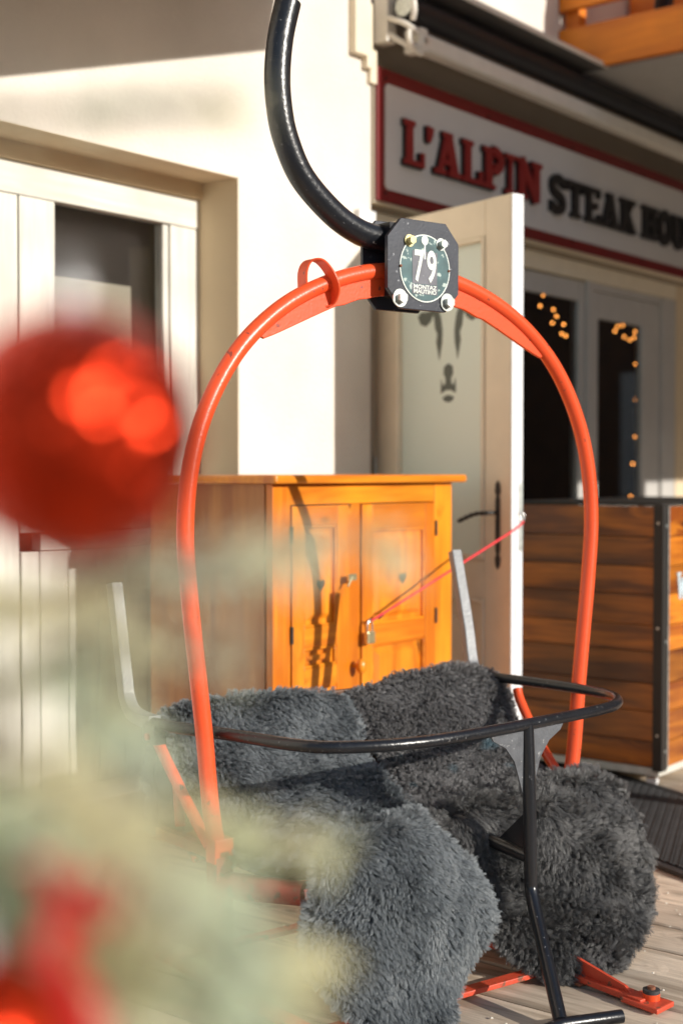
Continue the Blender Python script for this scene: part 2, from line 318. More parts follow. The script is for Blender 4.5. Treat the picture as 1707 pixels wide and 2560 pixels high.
# ------------------------------------------------------------------ setting: ground, deck
MB().box(-60, 90, -70, 60, -0.6, -0.10).build('ground', M['street'], kind='structure')
deck = empty('deck', (0, 0, 0), kind='structure')
meshes = []
for k in range(6):
    b = MB(); L = 6.6; nseg = 12; vs = []; fs = []
    wob = [rng.normal(0, 0.0012) for _ in range(nseg + 1)]
    for i in range(nseg + 1):
        y = -L / 2 + L * i / nseg; w1 = 0.083 + wob[i]; h = rng.normal(0, 0.0008)
        vs += [(-w1, y, -0.035), (w1, y, -0.035), (w1, y, -0.004 + h), (w1 - 0.005, y, h), (-w1 + 0.005, y, h), (-w1, y, -0.004 + h)]
    for i in range(nseg):
        for q in range(6): fs.append((6 * i + q, 6 * i + (q + 1) % 6, 6 * i + 6 + (q + 1) % 6, 6 * i + 6 + q))
    fs += [tuple(range(6))[::-1], tuple(6 * nseg + q for q in range(6))]
    b.add(vs, fs); o = b.build('plank', M['deck'], deck); o.location = (0, 0, 0); meshes.append(o.data)
    bpy.data.objects.remove(o)
x = 3.0085 + 0.0865; i0 = -17
for i in range(i0, 34):
    me = meshes[(i * 7) % 6]
    o = bpy.data.objects.new('plank', me); link(o, deck); o.location = (x + i * 0.173, YW - 3.32, rng.normal(0, 0.001)); o.rotation_euler = (rng.normal(0, .0004), 0, math.pi * (i % 2))
MB().box(-0.1, 9.2, -3.2, YW - 0.02, -0.10, -0.04).build('deck_joists', M['dark_in'], deck)

# ------------------------------------------------------------------ the restaurant building
bld = empty('restaurant_building', (4.4, YW, 0), label='cream plastered restaurant front with white french window and an open door', cat='building')
def B(mb, name, m, parent=None, **k):          # world coordinates -> child of the building
    o = mb.build(name, m, parent or bld, **k)
    if parent is None or parent is bld: o.location = -Vector(bld.location)
    return o
WT = 6.5
w1 = MB()
w1.box(3.655, 4.425, YW, YW + 0.3, 0, WT)                   # pier between window and shop
w1.box(-3, 3.655, YW, YW + 0.3, 2.21, WT)                   # above the recess
w1.box(-3, 1.2, YW, YW + 0.3, 0, 2.21)
B(w1, 'wall', M['plaster'])
B(MB().box(3.6530, 3.6548, YW + 0.0005, YW + 0.188, 0.0, 2.2075), 'reveal', M['beige'])
B(MB().box(1.2, 3.6525, YW + 0.0005, YW + 0.188, 2.2085, 2.2098), 'reveal', M['beige'])
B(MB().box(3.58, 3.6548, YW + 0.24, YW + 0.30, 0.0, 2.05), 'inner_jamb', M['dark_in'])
w2 = MB(); w2.box(4.426, 9.5, YW + 0.04, YW + 0.3, 2.225, 3.2)     # shop fascia behind the sign
B(w2, 'fascia_wall', M['fascia'])
w3 = MB(); w3.box(4.426, 9.5, YW + 0.002, YW + 0.3, 3.2, WT); B(w3, 'upper_wall', M['plaster'])
B(MB().box(4.426, 7.33, YW + 0.05, YW + 0.22, 2.14, 2.224), 'lintel', M['cream_paint'], bevel=0.004)
B(MB().box(7.33, 9.5, YW + 0.05, YW + 0.3, 0, 2.2245), 'side_wall', M['beige'])
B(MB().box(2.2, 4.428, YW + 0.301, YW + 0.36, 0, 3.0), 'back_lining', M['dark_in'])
# jamb beside the open door
B(MB().box(4.428, 4.452, YW + 0.02, YW + 0.2, 0, 2.14), 'jamb', M['cream_paint'], bevel=0.003)
B(MB().box(4.50, 4.56, YW + 0.03, YW + 0.18, 0, 2.14), 'jamb', M['cream_paint'], bevel=0.003)
# cable clip / stepped trim beside the awning
tr = MB(); tr.box(4.285, 4.365, YW - 0.035, YW - 0.001, 2.79, 3.25); tr.box(4.365, 4.40, YW - 0.03, YW - 0.001, 2.75, 3.0); tr.box(4.40, 4.44, YW - 0.02, YW - 0.001, 2.70, 2.83)
B(tr, 'stepped_trim', M['cream_paint'], bevel=0.003)
B(MB().box(4.32, 4.422, YW - 0.03, YW - 0.001, 2.07, 2.20), 'junction_box', M['white_metal'], bevel=0.006)
# room behind the shop windows
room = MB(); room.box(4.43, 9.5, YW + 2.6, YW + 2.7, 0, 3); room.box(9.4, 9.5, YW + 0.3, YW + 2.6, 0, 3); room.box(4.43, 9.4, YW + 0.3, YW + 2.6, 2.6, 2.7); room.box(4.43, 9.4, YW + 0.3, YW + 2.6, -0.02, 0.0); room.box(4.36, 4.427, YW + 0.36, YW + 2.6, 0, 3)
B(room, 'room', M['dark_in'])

# --- left french window: casing, boards, leaf with pane
FY = YW + 0.19
B(MB().box(1.2, 3.652, FY - 0.004, FY + 0.05, 2.05, 2.152), 'window_header', M['white_wood_x'], bevel=0.003)
B(MB().box(1.2, 3.66, FY - 0.02, FY + 0.1, 2.153, 2.209), 'lintel_face', M['beige'])
win = B(MB().box(3.512, 3.652, FY, FY + 0.045, 0.14, 2.048), 'window', M['white_wood'], bevel=0.004)
def sub(mb, name, m, **k):
    return mb.build(name, m, win, **k)
sub(MB().box(3.482, 3.508, FY + 0.008, FY + 0.05, 0.98, 2.046), 'frame', M['white_wood'], bevel=0.002)
sub(MB().box(2.93, 3.508, FY + 0.004, FY + 0.05, 0.93, 0.985), 'sill', M['white_wood_x'], bevel=0.003)
sub(MB().box(2.99, 3.482, FY + 0.028, FY + 0.034, 0.986, 2.046), 'pane', M['clear'])
bx = 1.25
xs = [1.25, 1.40, 1.55, 1.70, 1.85, 2.0, 2.15, 2.30, 2.45, 2.58, 2.71, 2.842]
for a, b in zip(xs[:-1], xs[1:]): B(MB().box(a + 0.002, b - 0.002, FY, FY + 0.03, 0.14, 2.048), 'board', M['white_wood'], bevel=0.003)
B(MB().box(2.845, 2.988, FY - 0.003, FY + 0.035, 0.99, 2.048), 'board', M['white_wood'], bevel=0.003)
lx = [2.846, 2.922, 3.041, 3.168, 3.29, 3.40, 3.51]
for a, b in zip(lx[:-1], lx[1:]): B(MB().box(a + 0.002, b - 0.002, FY, FY + 0.03, 0.14, 0.928), 'board', M['white_wood'], bevel=0.003)
B(MB().box(1.2, 3.654, YW - 0.0, FY + 0.05, 0.0, 0.138), 'threshold', M['street'], bevel=0.006)
# cream sheet behind the left pane, standing in for its beige reflection
B(MB().box(3.08, 3.42, YW + 0.298, YW + 0.30, 0.99, 1.83), 'reflection_sheet', M['in_cream'])

# --- shop windows to the right of the open door
def shop_leaf(x0, x1, gx0, gx1, gz0, gz1, ztop):
    f = MB(); y0, y1 = YW + 0.07, YW + 0.105
    f.box(x0, gx0, y0, y1, 0.02, ztop); f.box(gx1, x1, y0, y1, 0.02, ztop); f.box(gx0, gx1, y0 + .001, y1 - .001, gz1, ztop); f.box(gx0, gx1, y0 + .001, y1 - .001, gz0 - 0.12, gz0); f.box(gx0, gx1, y0 + 0.01, y1 - 0.005, 0.02, gz0 - 0.12)
    o = B(f, 'window', M['grey_paint'], bevel=0.004)
    MB().box(gx0 + .001, gx1 - .001, y0 + 0.014, y0 + 0.020, gz0, gz1).build('pane', M['clear'], o)
    return o
shop_leaf(5.62, 6.30, 5.70, 6.25, 0.95, 2.035, 2.135)
shop_leaf(6.36, 7.16, 6.45, 6.95, 1.035, 1.965, 2.10)
B(MB().box(6.302, 6.358, YW + 0.05, YW + 0.15, 0, 2.138), 'mullion', M['grey_paint'], bevel=0.003)
B(MB().box(7.162, 7.328, YW + 0.052, YW + 0.15, 0, 2.138), 'mullion', M['grey_paint'], bevel=0.003)
B(MB().box(6.36, 7.16, YW + 0.06, YW + 0.15, 2.102, 2.138), 'window_header', M['grey_paint'])

# --- the open door leaf (hinged on the jamb, its free edge towards the street)
HX, HY = 4.49, 3.348
dv = Vector((-0.295, -0.955, 0)).normalized(); nv = Vector((-dv.y, dv.x, 0)) * -1   # nv points to -X (seen face)
door = empty('door', Vector((HX, HY, 0)) - Vector(bld.location)); door.parent = bld
door.rotation_euler = (0, 0, math.atan2(dv.y, dv.x))        # local x along the leaf, local y = +X side
# local frame: x from hinge to free edge, y across thickness; seen face is where world normal is -X
# rotate(+90) of dv = (0.955,-0.295): local +y is the far face, so the seen face is y = 0
T = 0.055; DW = 0.80
d = MB(); d.box(0.0, 0.125, 0, T, 0.03, 2.16); d.box(0.66, DW, 0, T, 0.03, 2.16); d.box(0.125, 0.66, 0.0005, T - .0005, 2.03, 2.1595); d.box(0.125, 0.66, 0.0005, T - .0005, 0.72, 0.86); d.box(0.125, 0.66, 0.0005, T - .0005, 0.0305, 0.18)
d.build('door_frame', M['cream_paint'], door, bevel=0.004)
mo = MB()
for (a0, a1, c0, c1) in ((0.125, 0.66, 0.86, 2.03), (0.125, 0.66, 0.18, 0.72)):
    mo.box(a0, a0 + 0.018, -0.006, 0.02, c0, c1); mo.box(a1 - 0.018, a1, -0.006, 0.02, c0, c1); mo.box(a0 + .018, a1 - .018, -0.006, 0.02, c1 - 0.018, c1); mo.box(a0 + .018, a1 - .018, -0.006, 0.02, c0, c0 + 0.018)
mo.build('moulding', M['cream_paint'], door, bevel=0.005)
MB().box(0.143, 0.642, 0.018, 0.026, 0.878, 2.012).build('frosted_pane', M['frost'], door)
pn = MB(); pn.box(0.143, 0.642, 0.014, 0.034, 0.198, 0.702); pn.box(0.20, 0.585, 0.004, 0.014, 0.255, 0.645); pn.build('door_panel', M['cream_paint'], door, bevel=0.008)
e = MB(); e.box(DW + 0.0005, DW + 0.004, 0.002, T - 0.002, 0.03, 2.158); e.box(DW + .004, DW + 0.007, 0.020, 0.034, 0.03, 2.15); e.build('edge_strip', M['white_metal'], door)
MB().box(DW + 0.004, DW + 0.0095, 0.036, 0.050, 0.9, 1.14).build('lock_plate', M['zinc'], door, bevel=0.001)
# wrought handle: ornate back plate and a twisted lever
pl = MB(); pz = [(-.010, .845), (-.014, .87), (-.006, .885), (-.011, .90), (-.011, 1.08), (-.006, 1.095), (-.014, 1.11), (-.010, 1.137), (0, 1.15), (.010, 1.137), (.014, 1.11), (.006, 1.095), (.011, 1.08), (.011, .90), (.006, .885), (.014, .87), (.010, .845), (0, .832)]
pl.prism(pz, (0.735, -0.001, 0), (1, 0, 0), (0, 0, 1), (0, -0.004, 0)); pl.build('handle_plate', M['iron'], door)
hp = [(0.735, -0.005, 1.035), (0.735, -0.045, 1.035), (0.725, -0.055, 1.034), (0.68, -0.060, 1.030), (0.63, -0.060, 1.016), (0.59, -0.062, 1.002)]
hh = smooth_path(hp, 6); h = MB(); h.tube(hh, [0.0075 + 0.002 * math.sin(i * 1.9) for i in range(len(hh))], 10); h.build('door_handle', M['iron'], door)
MB().cyl((0.735, -0.003, 0.93), (0, -1, 0), 0.006, 0.006).build('keyhole', M['brass'], door)
for hz in (0.35, 1.15, 1.95):
    MB().cyl((-0.012, 0.004, hz), (0, 0, 1), 0.009, 0.09, 12).build('hinge', M['zinc'], door)
# cow head film on the frosted pane
def mir(poly, c): return [(2 * c - a, b) for a, b in poly][::-1]
c0 = 0.43; cow = MB()
ear = [(0.245, 1.775), (0.262, 1.745), (0.295, 1.735), (0.325, 1.752), (0.345, 1.785), (0.352, 1.81), (0.325, 1.792), (0.295, 1.79), (0.265, 1.792)]
cheek = [(0.352, 1.85), (0.368, 1.80), (0.385, 1.76), (0.394, 1.71), (0.392, 1.665), (0.382, 1.63), (0.376, 1.60), (0.366, 1.64), (0.358, 1.67), (0.364, 1.70), (0.350, 1.725), (0.345, 1.76), (0.336, 1.79), (0.34, 1.83)]
def ell(cx, cz, a, b, n=20, t0=0, t1=2 * math.pi): return [(cx + a * math.cos(t0 + (t1 - t0) * i / n), cz + b * math.sin(t0 + (t1 - t0) * i / n)) for i in range(n)]
snout = [(0.388, 1.53), (0.386, 1.475), (0.415, 1.487), (0.445, 1.487), (0.474, 1.475), (0.472, 1.53), (0.462, 1.505), (0.448, 1.512), (0.445, 1.53), (0.458, 1.55), (0.455, 1.575), (0.43, 1.587), (0.405, 1.575), (0.402, 1.55), (0.415, 1.53), (0.412, 1.512), (0.398, 1.505)]
lip = [(0.395, 1.458), (0.412, 1.466), (0.43, 1.469), (0.448, 1.466), (0.465, 1.458), (0.452, 1.446), (0.43, 1.441), (0.408, 1.446)]
for k, poly in enumerate([ear, mir(ear, c0), cheek, mir(cheek, c0), snout, lip]):
    cow.prism([(a, b) for a, b in poly], (0, 0.0175, 0), (1, 0, 0), (0, 0, 1), (0, -0.0012, 0))
cow.build('cow_emblem', M['etch'], door)

# ------------------------------------------------------------------ sign
sg = empty('shop_sign', (5.85, YW, 2.5), label='long red bordered white restaurant sign with raised red and black letters above the windows', cat='sign')
def S(mb, name, m, **k):
    o = mb.build(name, m, sg, **k); o.location = -Vector(sg.location); return o
S(MB().box(4.436, 8.3, YW - 0.006, YW + 0.038, 2.243, 2.782), 'backing_board', M['cream_paint'], bevel=0.002)
S(MB().box(4.440, 8.29, YW - 0.022, YW - 0.0065, 2.252, 2.774), 'red_border', M['red_sign'], bevel=0.002)
wp = [(4.485, 2.315), (4.50, 2.30), (8.235, 2.30), (8.25, 2.315), (8.25, 2.70), (8.235, 2.715), (4.50, 2.715), (4.485, 2.70)]
S(MB().prism(wp, (0, YW - 0.0225, 0), (1, 0, 0), (0, 0, 1), (0, -0.006, 0)), 'white_panel', M['white_sign'])
for xx in (4.49, 5.25, 6.0, 6.75, 7.5):
    for zz in (2.285, 2.735): S(MB().cyl((xx, YW - 0.0225, zz), (0, -1, 0), 0.006, 0.005, 10), 'screw', M['black_sign'])
def arc(cx, cz, rx, rz, a0, a1, n=14): return [(cx + rx * math.cos(R_(a0 + (a1 - a0) * i / n)), cz + rz * math.sin(R_(a0 + (a1 - a0) * i / n))) for i in range(n + 1)]
def stroke(mb, pts, w, y, dep, idx):
    # a flat stroke of width w extruded towards the street; each stroke a hair deeper than the last
    n = len(pts); L = []; Rr = []
    for i, (a, b) in enumerate(pts):
        a0, b0 = pts[max(i - 1, 0)]; a1, b1 = pts[min(i + 1, n - 1)]; tx, tz = a1 - a0, b1 - b0; q = math.hypot(tx, tz) or 1; nx, nz = -tz / q, tx / q
        ww = w[i] if isinstance(w, list) else w
        L.append((a + nx * ww / 2, b + nz * ww / 2)); Rr.append((a - nx * ww / 2, b - nz * ww / 2))
    vs = []; fs = []
    for q in range(n):
        for (a, b), yy in ((L[q], y), (Rr[q], y), (Rr[q], y - dep - idx * 0.0004), (L[q], y - dep - idx * 0.0004)): vs.append((a, yy, b))
    for q in range(n - 1):
        for k in range(4): fs.append((4 * q + k, 4 * q + (k + 1) % 4, 4 * q + 4 + (k + 1) % 4, 4 * q + 4 + k))
    fs += [(3, 2, 1, 0), tuple(4 * (n - 1) + k for k in range(4))]; mb.add(vs, fs)
def letter(ch, x0, x1, z0, z1):
    w = x1 - x0; h = z1 - z0; t = min(0.30 * w, 0.052); st = 0.020; sw = t * 1.75; O = []
    def V(xc, a=z0, b=z1): O.append(([(xc, a), (xc, b)], t))
    def serif(xc, z, ww=None): O.append(([(xc - (ww or sw) / 2, z), (xc + (ww or sw) / 2, z)], st))
    zb, zt = z0 + st / 2, z1 - st / 2
    if ch == 'L':
        V(x0 + sw / 2); serif(x0 + sw / 2, zt); O.append(([(x0, zb), (x1, zb)], st)); O.append(([(x1 - 0.012, z0), (x1 - 0.012, z0 + 0.34 * h)], 0.024))
    elif ch == 'I':
        xc = (x0 + x1) / 2; V(xc); serif(xc, zt, w); serif(xc, zb, w)
    elif ch == 'A':
        xc = (x0 + x1) / 2; O.append(([(x0 + w * .2, zb), (xc - 0.006, zt)], t * .6)); O.append(([(x1 - w * .24, zb), (xc, zt)], t * 1.05)); O.append(([(x0 + w * .3, z0 + h * .3), (x1 - w * .3, z0 + h * .3)], st)); serif(x0 + w * .2, zb, w * .42); serif(x1 - w * .24, zb, w * .5); serif(xc - .004, zt, t * 1.3)
    elif ch == 'P':
        V(x0 + sw / 2); serif(x0 + sw / 2, zb, sw * 1.15); O.append(([(x0, zt), (x0 + w * .55, zt)], st)); O.append((arc(x0 + w * .50, z1 - h * .28, w * .5 - t / 2, h * .28 - st / 2, 90, -90), t * .9)); O.append(([(x0 + w * .4, z1 - h * .55), (x0 + w * .55, z1 - h * .55)], st))
    elif ch == 'N':
        V(x0 + sw * .42); V(x1 - sw * .42); serif(x0 + sw * .3, zt, sw * .8); serif(x0 + sw * .42, zb); serif(x1 - sw * .42, zt); O.append(([(x0 + sw * .35, z1 - .004), (x1 - sw * .42, z0 + .004)], t * .95))
    elif ch == 'H':
        V(x0 + sw / 2); V(x1 - sw / 2); [serif(a, b) for a in (x0 + sw / 2, x1 - sw / 2) for b in (zt, zb)]; O.append(([(x0 + sw / 2, (z0 + z1) / 2), (x1 - sw / 2, (z0 + z1) / 2)], st))
    elif ch == 'T':
        xc = (x0 + x1) / 2; V(xc); serif(xc, zb, w * .55); O.append(([(x0, zt), (x1, zt)], st)); O.append(([(x0 + .01, z1), (x0 + .01, z1 - h * .28)], .02)); O.append(([(x1 - .01, z1), (x1 - .01, z1 - h * .28)], .02))
    elif ch == 'E':
        V(x0 + sw / 2); O.append(([(x0, zt), (x1, zt)], st)); O.append(([(x0, zb), (x1, zb)], st)); O.append(([(x0 + sw / 2, (z0 + z1) / 2), (x1 - w * .25, (z0 + z1) / 2)], st)); O.append(([(x1 - .01, z1), (x1 - .01, z1 - h * .26)], .02)); O.append(([(x1 - .01, z0), (x1 - .01, z0 + h * .28)], .02)); O.append(([(x1 - w * .25, (z0 + z1) / 2 - h * .1), (x1 - w * .25, (z0 + z1) / 2 + h * .1)], .016))
    elif ch == 'K':
        V(x0 + sw / 2); serif(x0 + sw / 2, zt); serif(x0 + sw / 2, zb); O.append(([(x0 + sw * .7, z0 + h * .4), (x1 - w * .2, zt)], t * .55)); O.append(([(x0 + w * .45, z0 + h * .55), (x1 - w * .18, zb)], t)); serif(x1 - w * .22, zt, w * .42); serif(x1 - w * .2, zb, w * .42)
    elif ch == 'O':
        O.append((arc((x0 + x1) / 2, (z0 + z1) / 2, w / 2 - t / 2, h / 2 - st / 2, 0, 180), t * .92)); O.append((arc((x0 + x1) / 2, (z0 + z1) / 2, w / 2 - t / 2, h / 2 - st / 2, 180, 360), t * .92))
    elif ch == 'U':
        O.append(([(x0 + t * .75, zt), (x0 + t * .75, z0 + h * .3)] + arc((x0 + x1) / 2, z0 + h * .28, w / 2 - t * .75, h * .28 - st / 2, 180, 360) + [(x1 - t * .75, z0 + h * .3), (x1 - t * .75, zt)], t * .85)); serif(x0 + t * .75, zt, sw * .85); serif(x1 - t * .75, zt, sw * .7)
    elif ch == 'S':
        pts = arc((x0 + x1) / 2, z1 - h * .27, w / 2 - t * .5, h * .27 - st / 2, 20, 230, 12) + arc((x0 + x1) / 2, z0 + h * .27, w / 2 - t * .5, h * .27 - st / 2, 50, -160, 12)
        O.append((pts, t * .9)); O.append(([(x1 - .012, z1 - h * .3), (x1 - .012, z1)], .018)); O.append(([(x0 + .012, z0), (x0 + .012, z0 + h * .3)], .018))
    elif ch == "'":
        O.append(([((x0 + x1) / 2 + .004, z1), ((x0 + x1) / 2, z1 - h * .18), ((x0 + x1) / 2 - .008, z1 - h * .36)], [w, w * .85, w * .4]))
    return O
words = [('L', 4.585, 4.722), ("'", 4.742, 4.785), ('A', 4.80, 4.992), ('L', 5.008, 5.16), ('P', 5.172, 5.338), ('I', 5.352, 5.438), ('N', 5.455, 5.66),
         ('S', 5.757, 5.905), ('T', 5.918, 6.088), ('E', 6.10, 6.245), ('A', 6.255, 6.455), ('K', 6.463, 6.63), ('H', 6.71, 6.89), ('O', 6.905, 7.06), ('U', 7.07, 7.24), ('S', 7.26, 7.40), ('E', 7.42, 7.56)]
for k, (ch, a, b) in enumerate(words):
    red = k < 7; z0, z1 = (2.415, 2.592) if red else (2.400, 2.568); st = letter(ch, a, b, z0, z1)
    back = MB()
    for i, (pts, wd) in enumerate(st):
        stroke(back, pts, [q + .008 for q in wd] if isinstance(wd, list) else wd + (.008 if red else .002), YW - 0.0286, 0.016 if red else .02, i)
    lo = S(back, 'letter', M['black_sign'])
    if red:
        fr = MB()
        for i, (pts, wd) in enumerate(st): stroke(fr, pts, wd, YW - 0.0445, 0.009, i)
        o = fr.build('letter_face', M['red_letter'], lo)

# ------------------------------------------------------------------ awning (rolled in)
aw = empty('awning', (4.55, 3.25, 2.95), label='rolled in awning with cream arm, black roller and grey hood over the sign', cat='awning')
def A(mb, name, m, **k):
    o = mb.build(name, m, aw, **k); o.location = -Vector(aw.location); return o
A(MB().box(4.56, 8.6, 3.168, 3.235, 2.838, 2.908), 'front_arm', M['awn_white'], bevel=0.012)
A(MB().tube([(4.475, 3.2, 2.990), (8.6, 3.2, 2.990)], 0.050, 28), 'roller', M['awn_black'])
A(MB().box(4.50, 8.6, 3.10, 3.328, 3.066, 3.078), 'hood', M['awn_grey'])
A(MB().box(4.50, 8.6, 3.090, 3.0995, 3.062, 3.084), 'hood_lip', M['awn_white'], bevel=0.002)
A(MB().box(4.44, 4.50, 3.26, 3.328, 2.86, 3.06), 'wall_bracket', M['awn_white'], bevel=0.005)
A(MB().tube([(4.462, 3.20, 2.99), (4.474, 3.20, 2.99)], 0.040, 24), 'roller_cap', M['zinc'])
for k, pth in enumerate(([(4.45, 3.29, 3.04), (4.46, 3.22, 3.055), (4.455, 3.16, 3.03), (4.458, 3.145, 2.97), (4.47, 3.16, 2.93)],
                         [(4.45, 3.28, 2.96), (4.455, 3.20, 2.925), (4.47, 3.165, 2.90), (4.50, 3.16, 2.885)],
                         [(4.45, 3.28, 2.90), (4.47, 3.22, 2.86), (4.50, 3.18, 2.83), (4.54, 3.17, 2.815)])):
    A(MB().tube(smooth_path(pth, 6), 0.0115, 10), 'bracket_arm', M['awn_white'])
ring = [(4.495 + 0.036 * math.cos(t), 3.172, 2.872 + 0.036 * math.sin(t)) for t in [2 * math.pi * q / 24 for q in range(24)]]
A(MB().tube(ring, 0.010, 8, closed=True), 'elbow_ring', M['awn_white'])
th_ = MB()
for q in range(12):
    t = math.pi * (0.9 + q / 14); th_.box(4.495 + 0.024 * math.cos(t) - .0025, 4.495 + 0.024 * math.cos(t) + .0025, 3.165, 3.18, 2.872 + 0.024 * math.sin(t) - .0025, 2.872 + 0.024 * math.sin(t) + .0025)
A(th_, 'elbow_teeth', M['zinc'], kind='stuff')
A(MB().box(4.525, 4.575, 3.160, 3.245, 2.825, 2.92), 'arm_collar', M['awn_white'], bevel=0.007)
A(MB().cyl((4.56, 3.16, 2.872), (0, -1, 0), 0.012, 0.008, 12), 'bolt', M['zinc'])

# ------------------------------------------------------------------ balcony
bal = empty('balcony', (5.9, YW, 3.07), label='orange stained timber balcony above the awning at the right', cat='balcony')
def L_(mb, name, m, **k):
    o = mb.build(name, m, bal, **k); o.location = -Vector(bal.location); return o
for z0, z1 in ((3.068, 3.272), (3.358, 3.56), (3.65, 3.85), (3.94, 4.14)):
    L_(MB().box(5.9, 5.935, 1.75, YW - 0.002, z0, z1), 'side_board', M['balcony'], bevel=0.004)
    L_(MB().box(5.9, 9.6, 1.71, 1.748, z0, z1), 'front_board', M['balcony'], bevel=0.004)
for (x, y) in ((5.96, 3.27), (5.96, 1.80), (7.8, 1.80), (9.5, 1.80)):
    L_(MB().box(x - .02, x + .05, y - .03, y + .04, 3.14, 4.2), 'post', M['balcony'], bevel=0.003)
L_(MB().box(5.95, 9.6, 1.76, YW - 0.002, 3.06, 3.14), 'floor_slab', M['grey_paint'])
L_(MB().box(6.6, 6.65, 2.6, 3.31, 3.16, 4.3), 'open_shutter', M['balcony'])
bd = empty('folded_parasol', (6.22, 2.95, 3.14), label='dark folded parasol leaning on the balcony behind the orange boards', cat='parasol')
MB().tube([(0, 0, 0), (0.03, -0.02, 1.1)], [0.05, 0.03], 10).build('folded_canopy', M['awn_black'], bd)
MB().tube([(0.05, 0.03, 0), (-0.03, 0.04, 0.8)], 0.012, 8).build('pole', M['dark_wood'], bd)

# ------------------------------------------------------------------ cupboard
CX0, CX1, CY0, CY1, CT = 3.02, 3.934, 2.62, 3.12, 1.172
cb = empty('pine_cupboard', (3.612, 2.979, -0.045), label='honey coloured pine cupboard with two panelled doors and heart cut-outs behind the chair', cat='cupboard')
cb.scale = (1.038, 1.038, 1.038)
def Cb(mb, name, m, **k):
    o = mb.build(name, m, cb, **k); o.location = (-3.48, -2.87, 0); return o
Cb(MB().box(CX0 - 0.028, CX1 + 0.045, CY0 - 0.035, CY1 + 0.01, CT - 0.026, CT), 'top_board', M['pine_rail'], bevel=0.008)
Cb(MB().box(CX0, CX0 + 0.02, CY0 + 0.024, CY1, 0.045, CT - 0.027), 'side_panel', M['pine_side'])
Cb(MB().box(CX1 - 0.02, CX1, CY0 + 0.024, CY1, 0.045, CT - 0.027), 'side_panel', M['pine_side'])
for y0 in (CY0 + 0.02,): Cb(MB().box(CX0 - 0.004, CX0 - .0005, CY0 + 0.03, CY0 + 0.036, 0.045, CT - .03), 'bead', M['pine_side'])
Cb(MB().box(CX0 - 0.002, CX0 + 0.076, CY0, CY0 + 0.024, 0.045, CT - 0.027), 'stile', M['pine_front'], bevel=0.002)
Cb(MB().box(3.834, CX1 + .002, CY0, CY0 + 0.024, 0.045, CT - 0.027), 'stile', M['pine_front'], bevel=0.002)
Cb(MB().box(3.3675, 3.43, CY0 + .001, CY0 + 0.024, 0.045, 1.083), 'stile', M['pine_front'], bevel=0.002)
Cb(MB().box(3.0765, 3.8335, CY0 + 0.001, CY0 + 0.024, 1.0835, CT - 0.0275), 'rail', M['pine_rail'], bevel=0.002)
Cb(MB().box(3.0765, 3.8335, CY0 + 0.001, CY0 + 0.024, 0.045, 0.12), 'rail', M['pine_rail'], bevel=0.002)
Cb(MB().box(3.04, 3.91, CY1 - .02, CY1 - 0.005, 0.04, CT - 0.03), 'back_panel', M['pine_side'])
Cb(MB().box(3.04, 3.91, CY0 + .05, CY1 - 0.02, 0.04, 0.06), 'shelf', M['pine_side'])
Cb(MB().box(3.05, 3.90, CY0 + .045, CY0 + 0.05, 0.1, 1.1), 'inner_lining', M['dark_wood'])
def heart(cx, cz, s):
    return [(cx + s * 0.055 * 16 * math.sin(t) ** 3, cz + s * 0.06 * (13 * math.cos(t) - 5 * math.cos(2 * t) - 2 * math.cos(3 * t) - math.cos(4 * t))) for t in [2 * math.pi * i / 24 for i in range(24)]]
def leaf(x0, x1, z0, z1, zr, panels):
    y0, y1 = CY0 - 0.004, CY0 + 0.018; sw = 0.055; f = MB()
    f.box(x0, x0 + sw, y0, y1, z0, z1); f.box(x1 - sw, x1, y0, y1, z0, z1)
    o = Cb(f, 'door', M['pine_front'], bevel=0.002)
    for a, b in zr: MB().box(x0 + sw, x1 - sw, y0 + .0006, y1, a, b).build('door_rail', M['pine_rail'], o, bevel=0.002)
    for a, b in panels:
        p = MB(); p.box(x0 + sw, x1 - sw, y0 + 0.013, y1 - .001, a, b); 
        # raised and fielded centre
        X0, X1, Z0, Z1 = x0 + sw + 0.022, x1 - sw - 0.022, a + 0.022, b - 0.022; q = 0.016; Y0, Y1 = y0 + 0.0128, y0 + 0.003
        vs = [(X0, Y0, Z0), (X1, Y0, Z0), (X1, Y0, Z1), (X0, Y0, Z1), (X0 + q, Y1, Z0 + q), (X1 - q, Y1, Z0 + q), (X1 - q, Y1, Z1 - q), (X0 + q, Y1, Z1 - q)]
        p.add(vs, [(4, 5, 6, 7), (0, 1, 5, 4), (1, 2, 6, 5), (2, 3, 7, 6), (3, 0, 4, 7)])
        p.build('door_panel', M['pine_front'], o)
        fr = MB(); e_ = 0.008
        fr.box(x0 + sw, x1 - sw, y0 + .002, y0 + .0125, b - e_, b); fr.box(x0 + sw, x1 - sw, y0 + .002, y0 + .0125, a, a + e_); fr.box(x0 + sw, x0 + sw + e_, y0 + .002, y0 + .0125, a + e_, b - e_); fr.box(x1 - sw - e_, x1 - sw, y0 + .002, y0 + .0125, a + e_, b - e_)
        fr.build('moulding', M['pine_rail'], o, bevel=0.003)
    return o
dl = leaf(3.100, 3.365, 0.125, 1.080, [(1.02, 1.08), (0.66, 0.72), (0.54, 0.60), (0.125, 0.19)], [(0.72, 1.02), (0.60, 0.66), (0.19, 0.54)])
dr = leaf(3.434, 3.830, 0.125, 1.080, [(1.00, 1.08), (0.64, 0.70), (0.125, 0.19)], [(0.70, 1.00), (0.19, 0.64)])
for hx, hz, o in ((3.233, 0.845, dl), (3.65, 0.842, dr)):
    h = MB(); h.prism(heart(hx, hz, 0.022), (0, CY0 - 0.0012, 0), (1, 0, 0), (0, 0, 1), (0, -0.0012, 0)); h.build('heart_cutout', M['dark_in'], o)
